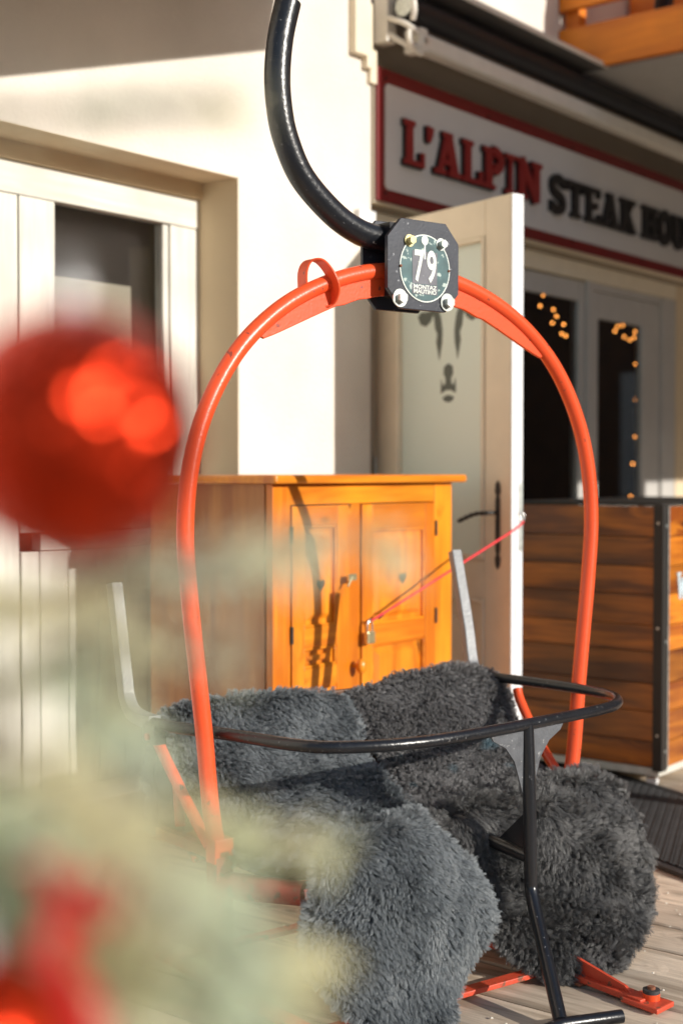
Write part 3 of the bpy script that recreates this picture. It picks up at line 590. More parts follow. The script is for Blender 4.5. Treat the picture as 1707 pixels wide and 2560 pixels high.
for hz in (0.97, 0.68, 0.30):
    for hx in (3.096, 3.835): Cb(MB().cyl((hx, CY0 - 0.006, hz), (0, 0, 1), 0.005, 0.05, 10), 'hinge', M['iron'])
kn = MB(); kn.sphere((3.395, CY0 - 0.03, 0.585), 0.016, 12, 8, (1, 1, 1.5)); kn.cyl((3.395, CY0 - 0.02, 0.585), (0, 1, 0), 0.007, 0.022, 10); Cb(kn, 'knob', M['pine_front'])
ky = MB(); ky.tube([(3.345, CY0 - 0.004, 0.862), (3.345, CY0 - 0.03, 0.862)], 0.004, 8); ky.box(3.325, 3.365, CY0 - .036, CY0 - .030, 0.852, 0.872); ky.tube([(3.345, CY0 - .033, .862), (3.32, CY0 - .036, .835)], 0.004, 8); Cb(ky, 'latch_key', M['brass'])

# padlock on the cupboard and the cord to the door
pk = empty('padlock', (3.571, 2.690, 0.682), label='small brass padlock hanging between the cupboard doors', cat='padlock')
MB().box(-0.02, 0.02, -0.009, 0.009, -0.052, -0.012).build('lock_body', M['brass'], pk, bevel=0.004)
MB().tube(smooth_path([(-0.012, 0, -0.014), (-0.012, 0, 0.008), (-0.007, 0, 0.02), (0.0, 0, 0.024), (0.007, 0, 0.02), (0.012, 0, 0.008), (0.012, 0, -0.014)], 5), 0.0032, 10).build('shackle', M['steel'], pk)
cd_ = empty('tie_rope', (3.581, 2.69, 0.703), label='taut red rope running from the cupboard padlock up to the open door', cat='rope')
cpts = [(0, 0, 0), (0.05, -0.012, 0.022), (0.33, -0.085, 0.148), (0.60, -0.158, 0.272), (0.652, -0.172, 0.305)]
sp = smooth_path(cpts, 8)
MB().tube(sp, 0.0042, 8).build('cord_line', M['cord'], cd_)
MB().cyl((0.03, -0.004, 0.008), (0.9, -0.08, 0.36), 0.007, 0.022, 10).build('cord_stop', M['iron'], cd_)
MB().tube(smooth_path([(0.652, -0.172, 0.305), (0.655, -0.172, 0.33), (0.640, -0.160, 0.332), (0.643, -0.165, 0.31)], 5), 0.003, 8).build('hook', M['steel'], cd_)

# ------------------------------------------------------------------ mobile bar counter
bx = empty('bar_counter', (4.80, 2.26, 0), label='wheeled bar counter clad in dark stained boards right of the open door', cat='bar counter')
BZ0, BZ1, BD, BW = 0.075, 1.052, 0.72, 1.35
n = 9
MB().box(0.019, 0.030, 0.02, BD - 0.02, BZ0, BZ1).build('lining', M['dark_in'], bx)
MB().box(0.035, BW, 0.0185, 0.0195, BZ0, BZ1).build('lining', M['dark_in'], bx)
hs = [0.098, 0.112, 0.105, 0.12, 0.098, 0.115, 0.105, 0.11, 0.114]; z = BZ0; sc_ = (BZ1 - BZ0) / sum(hs)
for i, hgt in enumerate(hs):
    hgt *= sc_
    MB().box(0.0, 0.018, 0.035, BD - 0.035, z + 0.0012, z + hgt - 0.0012).build('plank', M['larch'], bx, bevel=0.002)
    MB().box(0.045, BW, 0.0, 0.018, z + 0.0012, z + hgt - 0.0012).build('plank', M['larch_x'], bx, bevel=0.002)
    z += hgt
MB().box(-0.010, 0.034, -0.006, 0.034, BZ0 - .01, BZ1 + 0.008).build('corner_profile', M['iron'], bx, bevel=0.002)
MB().box(-0.010, 0.030, BD - 0.034, BD + 0.004, BZ0 - .01, BZ1 + 0.008).build('corner_profile', M['iron'], bx, bevel=0.002)
MB().box(0.035, 0.044, -0.0065, 0.02, BZ0, BZ1).build('edge_trim', M['zinc'], bx)
MB().box(0.02, BW, 0.02, BD, BZ1 + 0.001, BZ1 + 0.012).build('counter_top', M['iron'], bx)
MB().box(0.0, BW, 0.01, BD, BZ0 - 0.03, BZ0 - 0.002).build('base_board', M['white_wood_x'], bx, bevel=0.003)
for (x, y) in ((0.03, 0.05), (0.03, BD - .06), (BW - .06, 0.05), (BW - .06, BD - .06)):
    c = MB().box(x - .016, x + .016, y - .02, y + .02, 0.03, 0.044).build('castor', M['steel'], bx)
    MB().cyl((x - .009, y, 0.021), (1, 0, 0), 0.021, 0.018, 16).build('wheel', M['white_metal'], c)
for (x, y, z) in ((0.012, -0.007, 0.98), (0.012, -0.007, 0.55), (0.012, -0.007, 0.14)):
    MB().cyl((x, y, z), (0, -1, 0), 0.006, 0.003, 8).build('screw', M['zinc'], bx)
for z in (0.99, 0.6, 0.2): MB().cyl((-0.010, 0.014, z), (-1, 0, 0), 0.005, 0.003, 8).build('screw', M['zinc'], bx)
lt = MB()
for i, (pts, wd) in enumerate([([(0.13, .80), (0.145, .70)], .018), ([(0.145, .70), (0.163, .78)], .011), ([(0.163, .78), (0.178, .70)], .018), ([(0.178, .70), (0.195, .80)], .011), ([(0.115, .797), (0.15, .797)], .008), ([(0.185, .797), (0.208, .797)], .008)]): stroke(lt, pts, wd, -0.001, 0.004, i)
lt.build('letter', M['letter_metal'], bx)
lt = MB()
for i, (pts, wd) in enumerate([([(0.20, .56), (0.20, .68)], .022), ([(0.185, .674), (0.262, .674)], .012), ([(0.185, .566), (0.262, .566)], .012), ([(0.20, .62), (0.245, .62)], .012), ([(0.257, .64), (0.257, .68)], .009), ([(0.257, .56), (0.257, .60)], .009)]): stroke(lt, pts, wd, -0.001, 0.004, i)
lt.build('letter', M['letter_metal'], bx)
MB().prism(ell(0.36, 0.66, 0.085, 0.085, 32), (0, -0.001, 0), (1, 0, 0), (0, 0, 1), (0, -0.004, 0)).build('round_emblem', M['iron'], bx)
MB().prism(ell(0.33, 1.00, 0.14, 0.10, 32), (0, -0.001, 0), (1, 0, 0), (0, 0, 1), (0, -0.004, 0)).build('emblem', M['iron'], bx)

# ------------------------------------------------------------------ rubber mat
mt = empty('rubber_mat', (3.65, 1.38, 0.003), R_(-24.7), label='black ribbed rubber mat lying on the deck before the bar counter', cat='mat')
MB().box(0, 0.65, 0, 1.98, 0.0, 0.006).build('mat_base', M['rubber'], mt)
rb = MB()
for i in range(31):
    for j in range(96):
        x = 0.022 + i * 0.0198; y = 0.02 + j * 0.0202
        if (i + j) % 2: rb.box(x, x + 0.0165, y + 0.003, y + 0.0125, 0.006, 0.013)
        else: rb.box(x + 0.003, x + 0.0125, y, y + 0.0165, 0.006, 0.013)
rb.build('ribs', M['rubber'], mt, kind='stuff')
MB().box(-0.025, 0, -0.02, 2.0, 0, 0.012).build('border', M['rubber'], mt); MB().box(0.65, 0.675, -0.02, 2.0, 0, 0.012).build('border', M['rubber'], mt)

# ------------------------------------------------------------------ chairlift seat
CH = empty('chairlift_seat', (2.7934, 1.9773, 0), R_(-14.35), label='red and black two seater chairlift chair numbered 79 standing on the deck', cat='chairlift chair')
def c(u, v, z): return (u, -v, z)
def chb(mb, name, m, parent=None, **k): return mb.build(name, m, parent or CH, **k)
half = [(0.56, 0.345), (0.578, 0.44), (0.594, 0.60), (0.612, 0.75), (0.630, 0.90), (0.6415, 1.05), (0.636, 1.15), (0.618, 1.235), (0.583, 1.335), (0.53, 1.40), (0.46, 1.485), (0.39, 1.548), (0.28, 1.611), (0.17, 1.647), (0.06, 1.664)]
half = [(0.56, 0.345), (0.578, 0.44), (0.594, 0.60), (0.612, 0.75), (0.630, 0.90), (0.641, 1.05), (0.626, 1.195), (0.583, 1.325), (0.505, 1.448), (0.40, 1.543), (0.28, 1.609), (0.14, 1.653)]
hoop = [(-a, 0, b) for a, b in half] + [(0.0, 0, 1.666)] + [(a, 0, b) for a, b in half[::-1]]
hoop_s = smooth_path(hoop, 10)
chb(MB().tube([c(*p) for p in hoop_s], 0.0193, 24), 'hoop', M['red_paint'])
# crescent gusset plates under the top of the hoop
def hoop_at(uu):
    best = min((p for p in hoop_s if p[2] > 1.1), key=lambda p: abs(p[0] - uu)); return best[2]
for s in (-1, 1):
    poly = []; N = 18
    for i in range(N + 1):
        a = 0.03 + (0.455 - 0.03) * i / N; poly.append((s * a, hoop_at(s * a) - 0.012))
    for i in range(N, -1, -1):
        a = 0.03 + (0.455 - 0.03) * i / N; t = i / N; dep = 0.040 * (1 - t ** 5) + 0.008; slope = 0.03 * t
        poly.append((s * (a - slope * .6), hoop_at(s * a) - 0.012 - dep))
    if s > 0: poly = poly[::-1]
    chb(MB().prism([(a, b) for a, b in poly], (0, -0.006, 0), (1, 0, 0), (0, 0, 1), (0, 0.010, 0)), 'gusset_plate', M['red_paint'], bevel=0.002)
# bent strap loop on the left shoulder
lp = smooth_path([(-.264, -.012, 1.562), (-.245, 0.004, 1.570), (-.246, 0.024, 1.600), (-.262, 0.024, 1.634), (-.284, 0.012, 1.662), (-.302, 0.0, 1.669), (-.316, -.014, 1.662), (-.322, -.022, 1.640), (-.318, -.026, 1.608)], 5)
lp = [(-.272 + (a + .272) * .78, b, z) for a, b, z in lp]
chb(MB().strip([c(*q) for q in lp], 0.036, 0.005, (0.0, 1, 0.0)), 'strap_hook', M['red_paint'], bevel=0.0015)
# hanger
hg = smooth_path([(0.02, -0.010, 1.735), (-0.068, -0.010, 1.741), (-0.144, -0.010, 1.757), (-0.217, -0.010, 1.792), (-0.302, -0.010, 1.862), (-0.348, -0.010, 1.943), (-0.366, -0.010, 2.012), (-0.371, -0.010, 2.085), (-0.362, -0.010, 2.170), (-0.341, -0.010, 2.252)], 8)
hg = [(a - 0.019 * min(1.0, k / 14), b, z - 0.006 * min(1.0, k / 14)) for k, (a, b, z) in enumerate(hg)]
chb(MB().tube([c(*p) for p in hg], [0.0325 - 0.0025 * min(1, i / 20) for i in range(len(hg))], 32), 'hanger', M['black_worn'])
# clamp plates
def octo(w, h, q): return [(-w + q, -h), (w - q, -h), (w, -h + q), (w, h - q), (w - q, h), (-w + q, h), (-w, h - q), (-w, -h + q)]
def octo2(u0, u1, z0, z1, q, r): return [(u0 + q, z0), (u1 - q, z0), (u1, z0 + r), (u1, z1 - r), (u1 - q, z1), (u0 + q, z1), (u0, z1 - r), (u0, z0 + r)]
cp = chb(MB().prism(octo2(-0.118, 0.106, 1.568, 1.782, 0.042, 0.046)[::-1], (0, -0.052, 0), (1, 0, 0), (0, 0, 1), (0, 0.012, 0)), 'clamp_plate', M['plate'], bevel=0.0015)
chb(MB().prism(octo2(-0.128, 0.090, 1.572, 1.786, 0.042, 0.046)[::-1], (0, 0.030, 0), (1, 0, 0), (0, 0, 1), (0, 0.010, 0)), 'clamp_plate', M['plate'], bevel=0.0015)
chb(MB().box(-0.09, 0.08, -0.038, 0.029, 1.60, 1.63), 'clamp_spacer', M['black_paint'])
chb(MB().box(-0.10, -0.05, -0.038, 0.029, 1.745, 1.772), 'clamp_spacer', M['black_paint'])
Yf = -0.0525
disc = chb(MB().prism(ell(0.0, 1.668, 0.079, 0.081, 48)[::-1], (-.004, Yf, 0), (1, 0, 0), (0, 0, 1), (0, -0.0018, 0)), 'number_disc', M['disc_white'])
MB().prism(ell(0.0, 1.668, 0.076, 0.078, 48)[::-1], (-.004, Yf - .0019, 0), (1, 0, 0), (0, 0, 1), (0, -0.0005, 0)).build('disc_print', M['disc_teal'], disc)
MB().box(-0.045, 0.033, Yf - .0032, Yf - .0025, 1.630, 1.708).build('number_panel', M['disc_grey'], disc)
MB().box(-0.046, 0.034, Yf - .0031, Yf - .0025, 1.606, 1.6285).build('name_panel', M['disc_grey'], disc)
mb = MB(); mb.prism(ell(-.006, 1.735, .0105, .0115, 20)[::-1], (0, Yf - .0025, 0), (1, 0, 0), (0, 0, 1), (0, -.0008, 0)); mb.box(-.008, -.004, Yf - .0033, Yf - .0026, 1.69, 1.726); mb.build('keyhole_mark', M['disc_white'], disc)
RX = (R_(90), 0, 0)
text_mesh('7', 0.104, 0.0004, 0.0022, 'numeral', M['disc_white'], disc, (-0.0255, Yf - .0040, 1.669), RX, 0.60)
text_mesh('9', 0.104, 0.0004, 0.0022, 'numeral', M['disc_white'], disc, (0.0145, Yf - .0040, 1.669), RX, 0.60)
text_mesh('MONTAZ', 0.0135, 0.0003, 0.0003, 'lettering', M['disc_white'], disc, (-0.006, Yf - .0037, 1.6225), RX, 1.25)
text_mesh('MAUTINO', 0.0135, 0.0003, 0.0003, 'lettering', M['disc_white'], disc, (-0.006, Yf - .0037, 1.6115), RX, 1.15)
def bolt(u, z, rw, rb, m):
    wsh = chb(MB().cyl((u, Yf - .0005, z), (0, -1, 0), rw, 0.0035, 28), 'washer', m)
    b = MB(); b.cyl((u, Yf - .0042, z), (0, -1, 0), rb, 0.013, 6); b.build('bolt', m, wsh, bevel=0.0012)
bolt(-0.083, 1.592, 0.0215, 0.0135, M['zinc']); bolt(0.066, 1.592, 0.0215, 0.0135, M['zinc'])
bolt(-0.054, 1.730, 0.0145, 0.0100, M['zinc_yellow']); bolt(0.045, 1.730, 0.0150, 0.0105, M['zinc'])
for u_ in (-0.079, 0.072): MB().sphere((u_ - .002, Yf - .003, 1.668), 0.0035, 8, 6).build('rivet', M['rust'], disc)
# safety bar
barp = [(-0.607, -0.215, 0.602), (-0.60, -0.16, 0.601), (-0.575, -0.08, 0.600), (-0.546, 0.0, 0.600), (-0.524, 0.09, 0.600), (-0.505, 0.17, 0.600), (-0.475, 0.24, 0.600), (-0.419, 0.289, 0.600), (-0.315, 0.332, 0.600), (-0.17, 0.347, 0.600), (0.076, 0.328, 0.600), (0.27, 0.306, 0.600), (0.37, 0.290, 0.600), (0.44, 0.266, 0.600), (0.505, 0.215, 0.600), (0.545, 0.14, 0.600), (0.557, 0.04, 0.600), (0.548, -0.10, 0.600), (0.528, -0.25, 0.600), (0.522, -0.30, 0.602)]
chb(MB().tube([c(*p) for p in smooth_path(barp, 8)], 0.0135, 20), 'safety_bar', M['black_worn'])
for s, pth in ((-1, [(-0.603, -0.20, 0.603), (-0.603, -0.26, 0.604), (-0.603, -0.305, 0.613), (-0.603, -0.332, 0.645), (-0.603, -0.345, 0.70), (-0.603, -0.392, 0.912)]), (1, [(0.521, -0.29, 0.603), (0.532, -0.335, 0.605), (0.540, -0.362, 0.618), (0.545, -0.378, 0.655), (0.555, -0.405, 0.74), (0.572, -0.475, 0.945)])):
    chb(MB().tube([c(*p) for p in smooth_path(pth, 6)], 0.0155, square=True), 'lever', M['lever_grey'], bevel=0.003)
for u_, v_ in ((-0.605, -0.20), (0.524, -0.27)):
    t = chb(MB().box(u_ - .016, u_ + .016, -(v_ + .03), -(v_ - .03), 0.555, 0.60), 'pivot_bracket', M['black_worn'], bevel=0.003)
    MB().cyl((u_ - .022, -v_, 0.572), (1, 0, 0), 0.008, 0.044, 12).build('pivot_pin', M['red_old'], t)
# footrest: tube, gussets, branch and rests
chb(MB().tube([c(*p) for p in smooth_path([(0.07, 0.328, 0.60), (0.07, 0.336, 0.45), (0.07, 0.341, 0.27), (0.066, 0.352, 0.205), (0.006, 0.45, 0.115), (-0.07, 0.57, 0.020)], 6)], 0.0155, 20), 'footrest_tube', M['black_paint'])
for s in (-1, 1):
    poly = [(0.0, 0.588), (s * 0.125, 0.588), (s * 0.115, 0.575), (s * 0.075, 0.555), (s * 0.045, 0.52), (s * 0.028, 0.475), (s * 0.018, 0.445), (0.0, 0.445)]
    if s > 0: poly = poly[::-1]
    poly = [(a + 0.07, b + (0.0)) for a, b in poly]
    chb(MB().prism(poly, (0, -0.336, 0), (1, 0.07, 0), (0, 0, 1), (0, 0.005, 0)), 'gusset', M['grey_weld'])
chb(MB().tube([c(0.07, 0.335, 0.295), c(0.06, 0.17, 0.315)], 0.016, 16), 'branch_tube', M['black_paint'])
chb(MB().prism([(0, 0), (0.11, 0.0), (0.0, 0.10)], (0.0665, -0.335, 0.305), (0, 1, 0), (0, 0, 1), (0.006, 0, 0)), 'branch_gusset', M['black_paint'])
chb(MB().tube([c(-0.36, 0.61, 0.016), c(-0.075, 0.575, 0.016), c(0.055, 0.63, 0.020)], 0.014, 16), 'footrest_bar', M['black_paint'])
# seat structure
chb(MB().box(-0.49, 0.49, -0.14, 0.20, 0.284, 0.298), 'seat_board', M['dark_wood'], bevel=0.004)
for v_ in (0.14, -0.20): chb(MB().tube([c(-0.50, v_, 0.272), c(0.50, v_, 0.272)], 0.012, 14), 'seat_rail', M['red_old'])
for s in (-1, 1):
    chb(MB().tube([c(s * 0.555, 0.02, 0.330), c(s * 0.555, -0.26, 0.330)], 0.012, square=True), 'side_rail', M['rust'])  # rust material puts shade into the rail colour
    chb(MB().tube(smooth_path([c(s * 0.585, -0.225, 0.565), c(s * 0.58, -0.205, 0.53), c(s * 0.568, -0.12, 0.43), c(s * 0.562, -0.03, 0.345)], 5), 0.0135, 16), 'side_brace', M['red_paint'])
    chb(MB().tube([c(s * 0.50, -0.26, 0.335), c(s * 0.50, -0.295, 0.60)], 0.013, 14), 'back_post', M['red_old'])
    chb(MB().prism([(0, 0), (0.05, 0.0), (0.05, 0.055), (0.0, 0.055)], (s * 0.56 - 0.02, -0.02, 0.315), (1, 0, 0), (0, 0, 1), (0, 0.04, 0)), 'hoop_socket', M['red_paint'], bevel=0.004)
for z_ in (0.42, 0.50, 0.58): chb(MB().box(-0.50, 0.50, 0.262 + (z_ - .42) * .15, 0.277 + (z_ - .42) * .15, z_ - 0.03, z_ + 0.03), 'back_slat', M['dark_wood'], bevel=0.004)
# left front pivot with the little triangular plate
chb(MB().tube([c(-0.555, 0.0, 0.265), c(-0.465, 0.20, 0.275)], [0.03, 0.026], 18), 'front_tube', M['red_shade'])
chb(MB().prism([(-0.035, 0.03), (0.035, 0.03), (0.0, -0.085)], (-0.455, -0.228, 0.265), (1, 0.15, 0), (0, 0, 1), (0, 0.006, 0)), 'pointed_plate', M['red_old'])
chb(MB().cyl((-0.455, -0.229, 0.272), (0, -1, 0), 0.017, 0.010, 14), 'pivot_boss', M['red_old'])
# base stand
chb(MB().tube([c(-0.555, 0.0, 0.33), c(-0.555, 0.0, 0.02)], 0.021, square=True), 'stand_post', M['red_shade'])
chb(MB().tube([c(0.545, 0.0, 0.33), c(0.545, 0.0, 0.02)], 0.021, square=True), 'stand_post', M['red_shade'])
def flat(u0, v0, u1, v1, z, w, t, name='floor_rail'):
    chb(MB().strip([c(u0, v0, z), c(u1, v1, z)], t, w, (0, 0, 1)), name, M['red_old'], bevel=0.002)
flat(-0.62, 0.30, 0.13, 0.328, 0.018, 0.034, 0.012)
flat(0.17, -0.10, 0.17, 0.60, 0.016, 0.042, 0.014)
chb(MB().prism([(0.10, 0.0), (0.56, 0.0), (0.54, 0.012), (0.10, 0.085)], (0.165, 0, 0.022), (0, -1, 0), (0, 0, 1), (0.008, 0, 0)), 'stand_web', M['red_old'])
chb(MB().prism([(-.035, 0), (.035, 0), (.04, .09), (-.03, .10)], (0.175, -0.55, 0.006), (1, 0, 0), (0, -1, 0), (0, 0, 0.012)), 'foot_plate', M['red_old'], bevel=0.003)
fb = chb(MB().cyl((0.185, -0.60, 0.018), (0, 0, 1), 0.019, 0.014, 20), 'foot_bush', M['red_paint'])
MB().cyl((0.185, -0.60, 0.032), (0, 0, 1), 0.019, 0.008, 20).build('rubber_cap', M['rubber'], fb, bevel=0.003); MB().cyl((0.185, -0.60, 0.040), (0, 0, 1), 0.009, 0.006, 6).build('nut', M['rust'], fb)
flat(-0.54, -0.28, -0.54, 0.34, 0.03, 0.04, 0.014)
flat(0.54, -0.28, 0.54, 0.04, 0.03, 0.04, 0.014)
flat(-0.54, -0.20, 0.54, -0.20, 0.045, 0.034, 0.012)

# ------------------------------------------------------------------ sheepskins
def cr1(P, n):
    P = np.asarray(P, float); out = []
    for i in range(len(P) - 1):
        p0 = P[max(i - 1, 0)]; p1 = P[i]; p2 = P[i + 1]; p3 = P[min(i + 2, len(P) - 1)]
        for k in range(n):
            t = k / n; out.append(0.5 * ((2 * p1) + (-p0 + p2) * t + (2 * p0 - 5 * p1 + 4 * p2 - p3) * t * t + (-p0 + 3 * p1 - 3 * p2 + p3) * t ** 3))
    out.append(P[-1]); return np.array(out)
def bumps(P, amp, freq, seed):
    r = np.random.default_rng(seed); o = np.zeros(len(P))
    for _ in range(7):
        k = r.normal(0, freq, 3); ph = r.uniform(0, 6.28); o += np.sin(P @ k + ph)
    return o * amp / 3
ca, sa = math.cos(R_(-14.35)), math.sin(R_(-14.35))
def sheepskin(label, rows, m, N, length, curl, clump, comb, seed, rad=0.00043, flow=0.0, tight=0.8):
    r = np.random.default_rng(seed)
    G = np.array(rows, float)                            # rows x cols x (u,v,z)
    a = cr1(G, 7); b = np.array([cr1(row, 9) for row in a])   # refine both ways
    nr, nc, _ = b.shape; P = b.reshape(-1, 3).copy(); P[:, 1] *= -1     # chair local: y = -v
    def normals(P):
        Q = P.reshape(nr, nc, 3); du = np.gradient(Q, axis=1); dt = np.gradient(Q, axis=0); n = np.cross(dt, du); n /= np.linalg.norm(n, axis=2, keepdims=True) + 1e-9; return n.reshape(-1, 3), dt.reshape(-1, 3)
    n, dt = normals(P)
    P = P + n * (bumps(P, 0.008, 20, seed) + bumps(P, 0.004, 50, seed + 1))[:, None]
    P[:, 2] = np.maximum(P[:, 2], 0.012)
    # thin the edges: pull the outline back a little
    root = empty('sheepskin', CH.location, CH.rotation_euler[2], label=label, cat='sheepskin', group='grey sheepskins on the chairlift seat')
    ctr = P.mean(axis=0)
    n, dt = normals(P)
    fs = [(i * nc + j, i * nc + j + 1, (i + 1) * nc + j + 1, (i + 1) * nc + j) for i in range(nr - 1) for j in range(nc - 1)]
    back = P - n * 0.008; vs = np.vstack([P, back]); o_ = nr * nc
    fb_ = [tuple(q + o_ for q in f[::-1]) for f in fs]
    rim = []
    bd_ = [j for j in range(nc)] + [i * nc + nc - 1 for i in range(1, nr)] + [(nr - 1) * nc + j for j in range(nc - 2, -1, -1)] + [i * nc for i in range(nr - 2, 0, -1)]
    for i in range(len(bd_)): p, q = bd_[i], bd_[(i + 1) % len(bd_)]; rim.append((q, p, p + o_, q + o_))
    mb = MB(); mb.add([tuple(x) for x in vs], fs + fb_ + rim, True); mb.build('hide', M['hide'], root)
    # strands
    tri = np.array([(f[0], f[1], f[2]) for f in fs] + [(f[0], f[2], f[3]) for f in fs])
    A_ = P[tri[:, 0]]; B_ = P[tri[:, 1]]; C_ = P[tri[:, 2]]; ar = np.linalg.norm(np.cross(B_ - A_, C_ - A_), axis=1); ar /= ar.sum()
    def sample(K):
        t = r.choice(len(tri), K, p=ar); x = r.random(K); y = r.random(K); w_ = x + y > 1; x[w_] = 1 - x[w_]; y[w_] = 1 - y[w_]
        p = A_[t] + (B_[t] - A_[t]) * x[:, None] + (C_[t] - A_[t]) * y[:, None]
        nn = n[tri[t, 0]] * (1 - x - y)[:, None] + n[tri[t, 1]] * x[:, None] + n[tri[t, 2]] * y[:, None]; tt = dt[tri[t, 0]]
        return p, nn / (np.linalg.norm(nn, axis=1, keepdims=True) + 1e-9), tt / (np.linalg.norm(tt, axis=1, keepdims=True) + 1e-9)
    p, nn, tt = sample(N)
    nclump = int(N / clump); cp_, cn, ct = sample(nclump)
    # rim strands splay outwards and hide the cut edge
    bP = P[bd_]; bN = n[bd_]; nxt = np.roll(bP, -1, 0) - np.roll(bP, 1, 0); out = np.cross(nxt, bN); out /= np.linalg.norm(out, axis=1, keepdims=True) + 1e-9
    inner = ctr - bP; flip = np.sign((out * inner).sum(1)); 
    if flip.sum() > 0: out = -out
    K2 = int(N * 0.22); ii = r.integers(0, len(bd_), K2); fr_ = r.random(K2)[:, None]
    bp = bP[ii] * (1 - fr_) + np.roll(bP, -1, 0)[ii] * fr_; bo = out[ii] * r.uniform(0.4, 1.2, K2)[:, None] + bN[ii] * r.uniform(-0.3, 0.9, K2)[:, None]; bo /= np.linalg.norm(bo, axis=1, keepdims=True)
    bp = bp - bN[ii] * r.uniform(0, 0.006, K2)[:, None]
    p = np.vstack([p, bp]); nn = np.vstack([nn, bo]); tt = np.vstack([tt, np.tile([[0, 0, 0]], (K2, 1))])
    c3 = r.integers(0, len(bd_), int(K2 / clump)); f3 = r.random(len(c3))[:, None]; cp_ = np.vstack([cp_, bP[c3] * (1 - f3) + np.roll(bP, -1, 0)[c3] * f3 - bN[c3] * r.uniform(-.002, .008, len(c3))[:, None]]); cn = np.vstack([cn, (out[c3] * 0.8 + bN[c3] * 0.5)]); ct = np.vstack([ct, np.zeros((len(c3), 3))]); cn[-len(c3):] += r.normal(0, 0.25, (len(c3), 3))
    # nearest clump (grid hashing in chunks)
    idx = np.empty(len(p), int)
    kd = KDTree(len(cp_))
    for i in range(len(cp_)): kd.insert(cp_[i], i)
    kd.balance()
    for i in range(len(p)): idx[i] = kd.find(p[i])[1]
    g = np.array([0, 0, -1.0])
    cl = r.uniform(0.7, 1.15, len(cp_))
    cdir = cn + ct * comb[0] + g * comb[1] + r.normal(0, comb[2], cn.shape); 
    wav = np.stack([bumps(cp_, 1, 28, seed + 5), bumps(cp_, 1, 28, seed + 6), bumps(cp_, 1, 28, seed + 7)], 1) * flow
    cdir = cdir + wav; cdir /= np.linalg.norm(cdir, axis=1, keepdims=True)
    tip_c = cp_ + cdir * length * cl[:, None]
    nd = nn + tt * comb[0] * .7 + g * comb[1] * .7 + r.normal(0, 0.22, nn.shape); nd /= np.linalg.norm(nd, axis=1, keepdims=True)
    Ls = length * r.uniform(0.6, 1.1, len(p)); n_pt = 7
    pts = np.empty((len(p), n_pt, 3)); ph = r.uniform(0, 6.28, len(p)); cph = r.uniform(0, 6.28, len(cp_))[idx]
    ax1 = np.cross(nd, [0.3, 0.5, 0.81]); ax1 /= np.linalg.norm(ax1, axis=1, keepdims=True) + 1e-9; ax2 = np.cross(nd, ax1)
    tipj = tip_c[idx] + r.normal(0, length * 0.045, p.shape)
    for k in range(n_pt):
        t = k / (n_pt - 1)
        q = p + nd * (Ls * t)[:, None]
        wgt = t * tight
        straight = p + (tipj - p) * t
        q = q * (1 - wgt) + straight * wgt
        am = curl * length * t; an = 5.5 * t + cph + ph * 0.12
        q = q + ax1 * (am * np.sin(an))[:, None] + ax2 * (am * np.cos(an))[:, None]
        pts[:, k] = q
    pts[:, :, 2] = np.maximum(pts[:, :, 2], 0.004)
    hc = bpy.data.hair_curves.new('fleece'); hc.add_curves([n_pt] * len(p))
    hc.position_data.foreach_set('vector', pts.reshape(-1).astype(np.float32))
    radp = np.tile(np.linspace(1.0, 0.45, n_pt), len(p)).astype(np.float32) * rad
    at = hc.attributes.get('radius') or hc.attributes.new('radius', 'FLOAT', 'POINT')
    at.data.foreach_set('value', radp)
    hc.materials.append(m)
    o = bpy.data.objects.new('fleece', hc); link(o, root); o['kind'] = 'stuff'
    return root
# rows run from the back of each skin to its front; columns run left to right (u, v, z)
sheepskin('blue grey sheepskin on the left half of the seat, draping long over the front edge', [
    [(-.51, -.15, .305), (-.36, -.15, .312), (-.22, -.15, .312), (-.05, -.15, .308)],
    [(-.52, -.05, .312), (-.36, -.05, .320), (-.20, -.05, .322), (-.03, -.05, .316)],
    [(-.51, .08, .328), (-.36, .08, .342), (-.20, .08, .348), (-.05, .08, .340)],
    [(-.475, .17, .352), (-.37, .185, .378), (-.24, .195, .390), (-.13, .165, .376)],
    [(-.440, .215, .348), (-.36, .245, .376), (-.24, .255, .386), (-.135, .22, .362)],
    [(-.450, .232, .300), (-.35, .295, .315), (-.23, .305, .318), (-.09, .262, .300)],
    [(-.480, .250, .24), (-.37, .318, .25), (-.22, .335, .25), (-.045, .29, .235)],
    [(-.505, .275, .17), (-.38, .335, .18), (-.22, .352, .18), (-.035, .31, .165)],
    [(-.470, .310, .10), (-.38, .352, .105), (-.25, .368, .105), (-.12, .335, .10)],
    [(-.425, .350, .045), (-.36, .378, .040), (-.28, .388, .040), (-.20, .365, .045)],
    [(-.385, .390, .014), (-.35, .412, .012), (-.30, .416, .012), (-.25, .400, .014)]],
    M['wool_blue'], 140000, 0.034, 0.06, 10, (0.75, 0.45, 0.16), 11, flow=0.28)
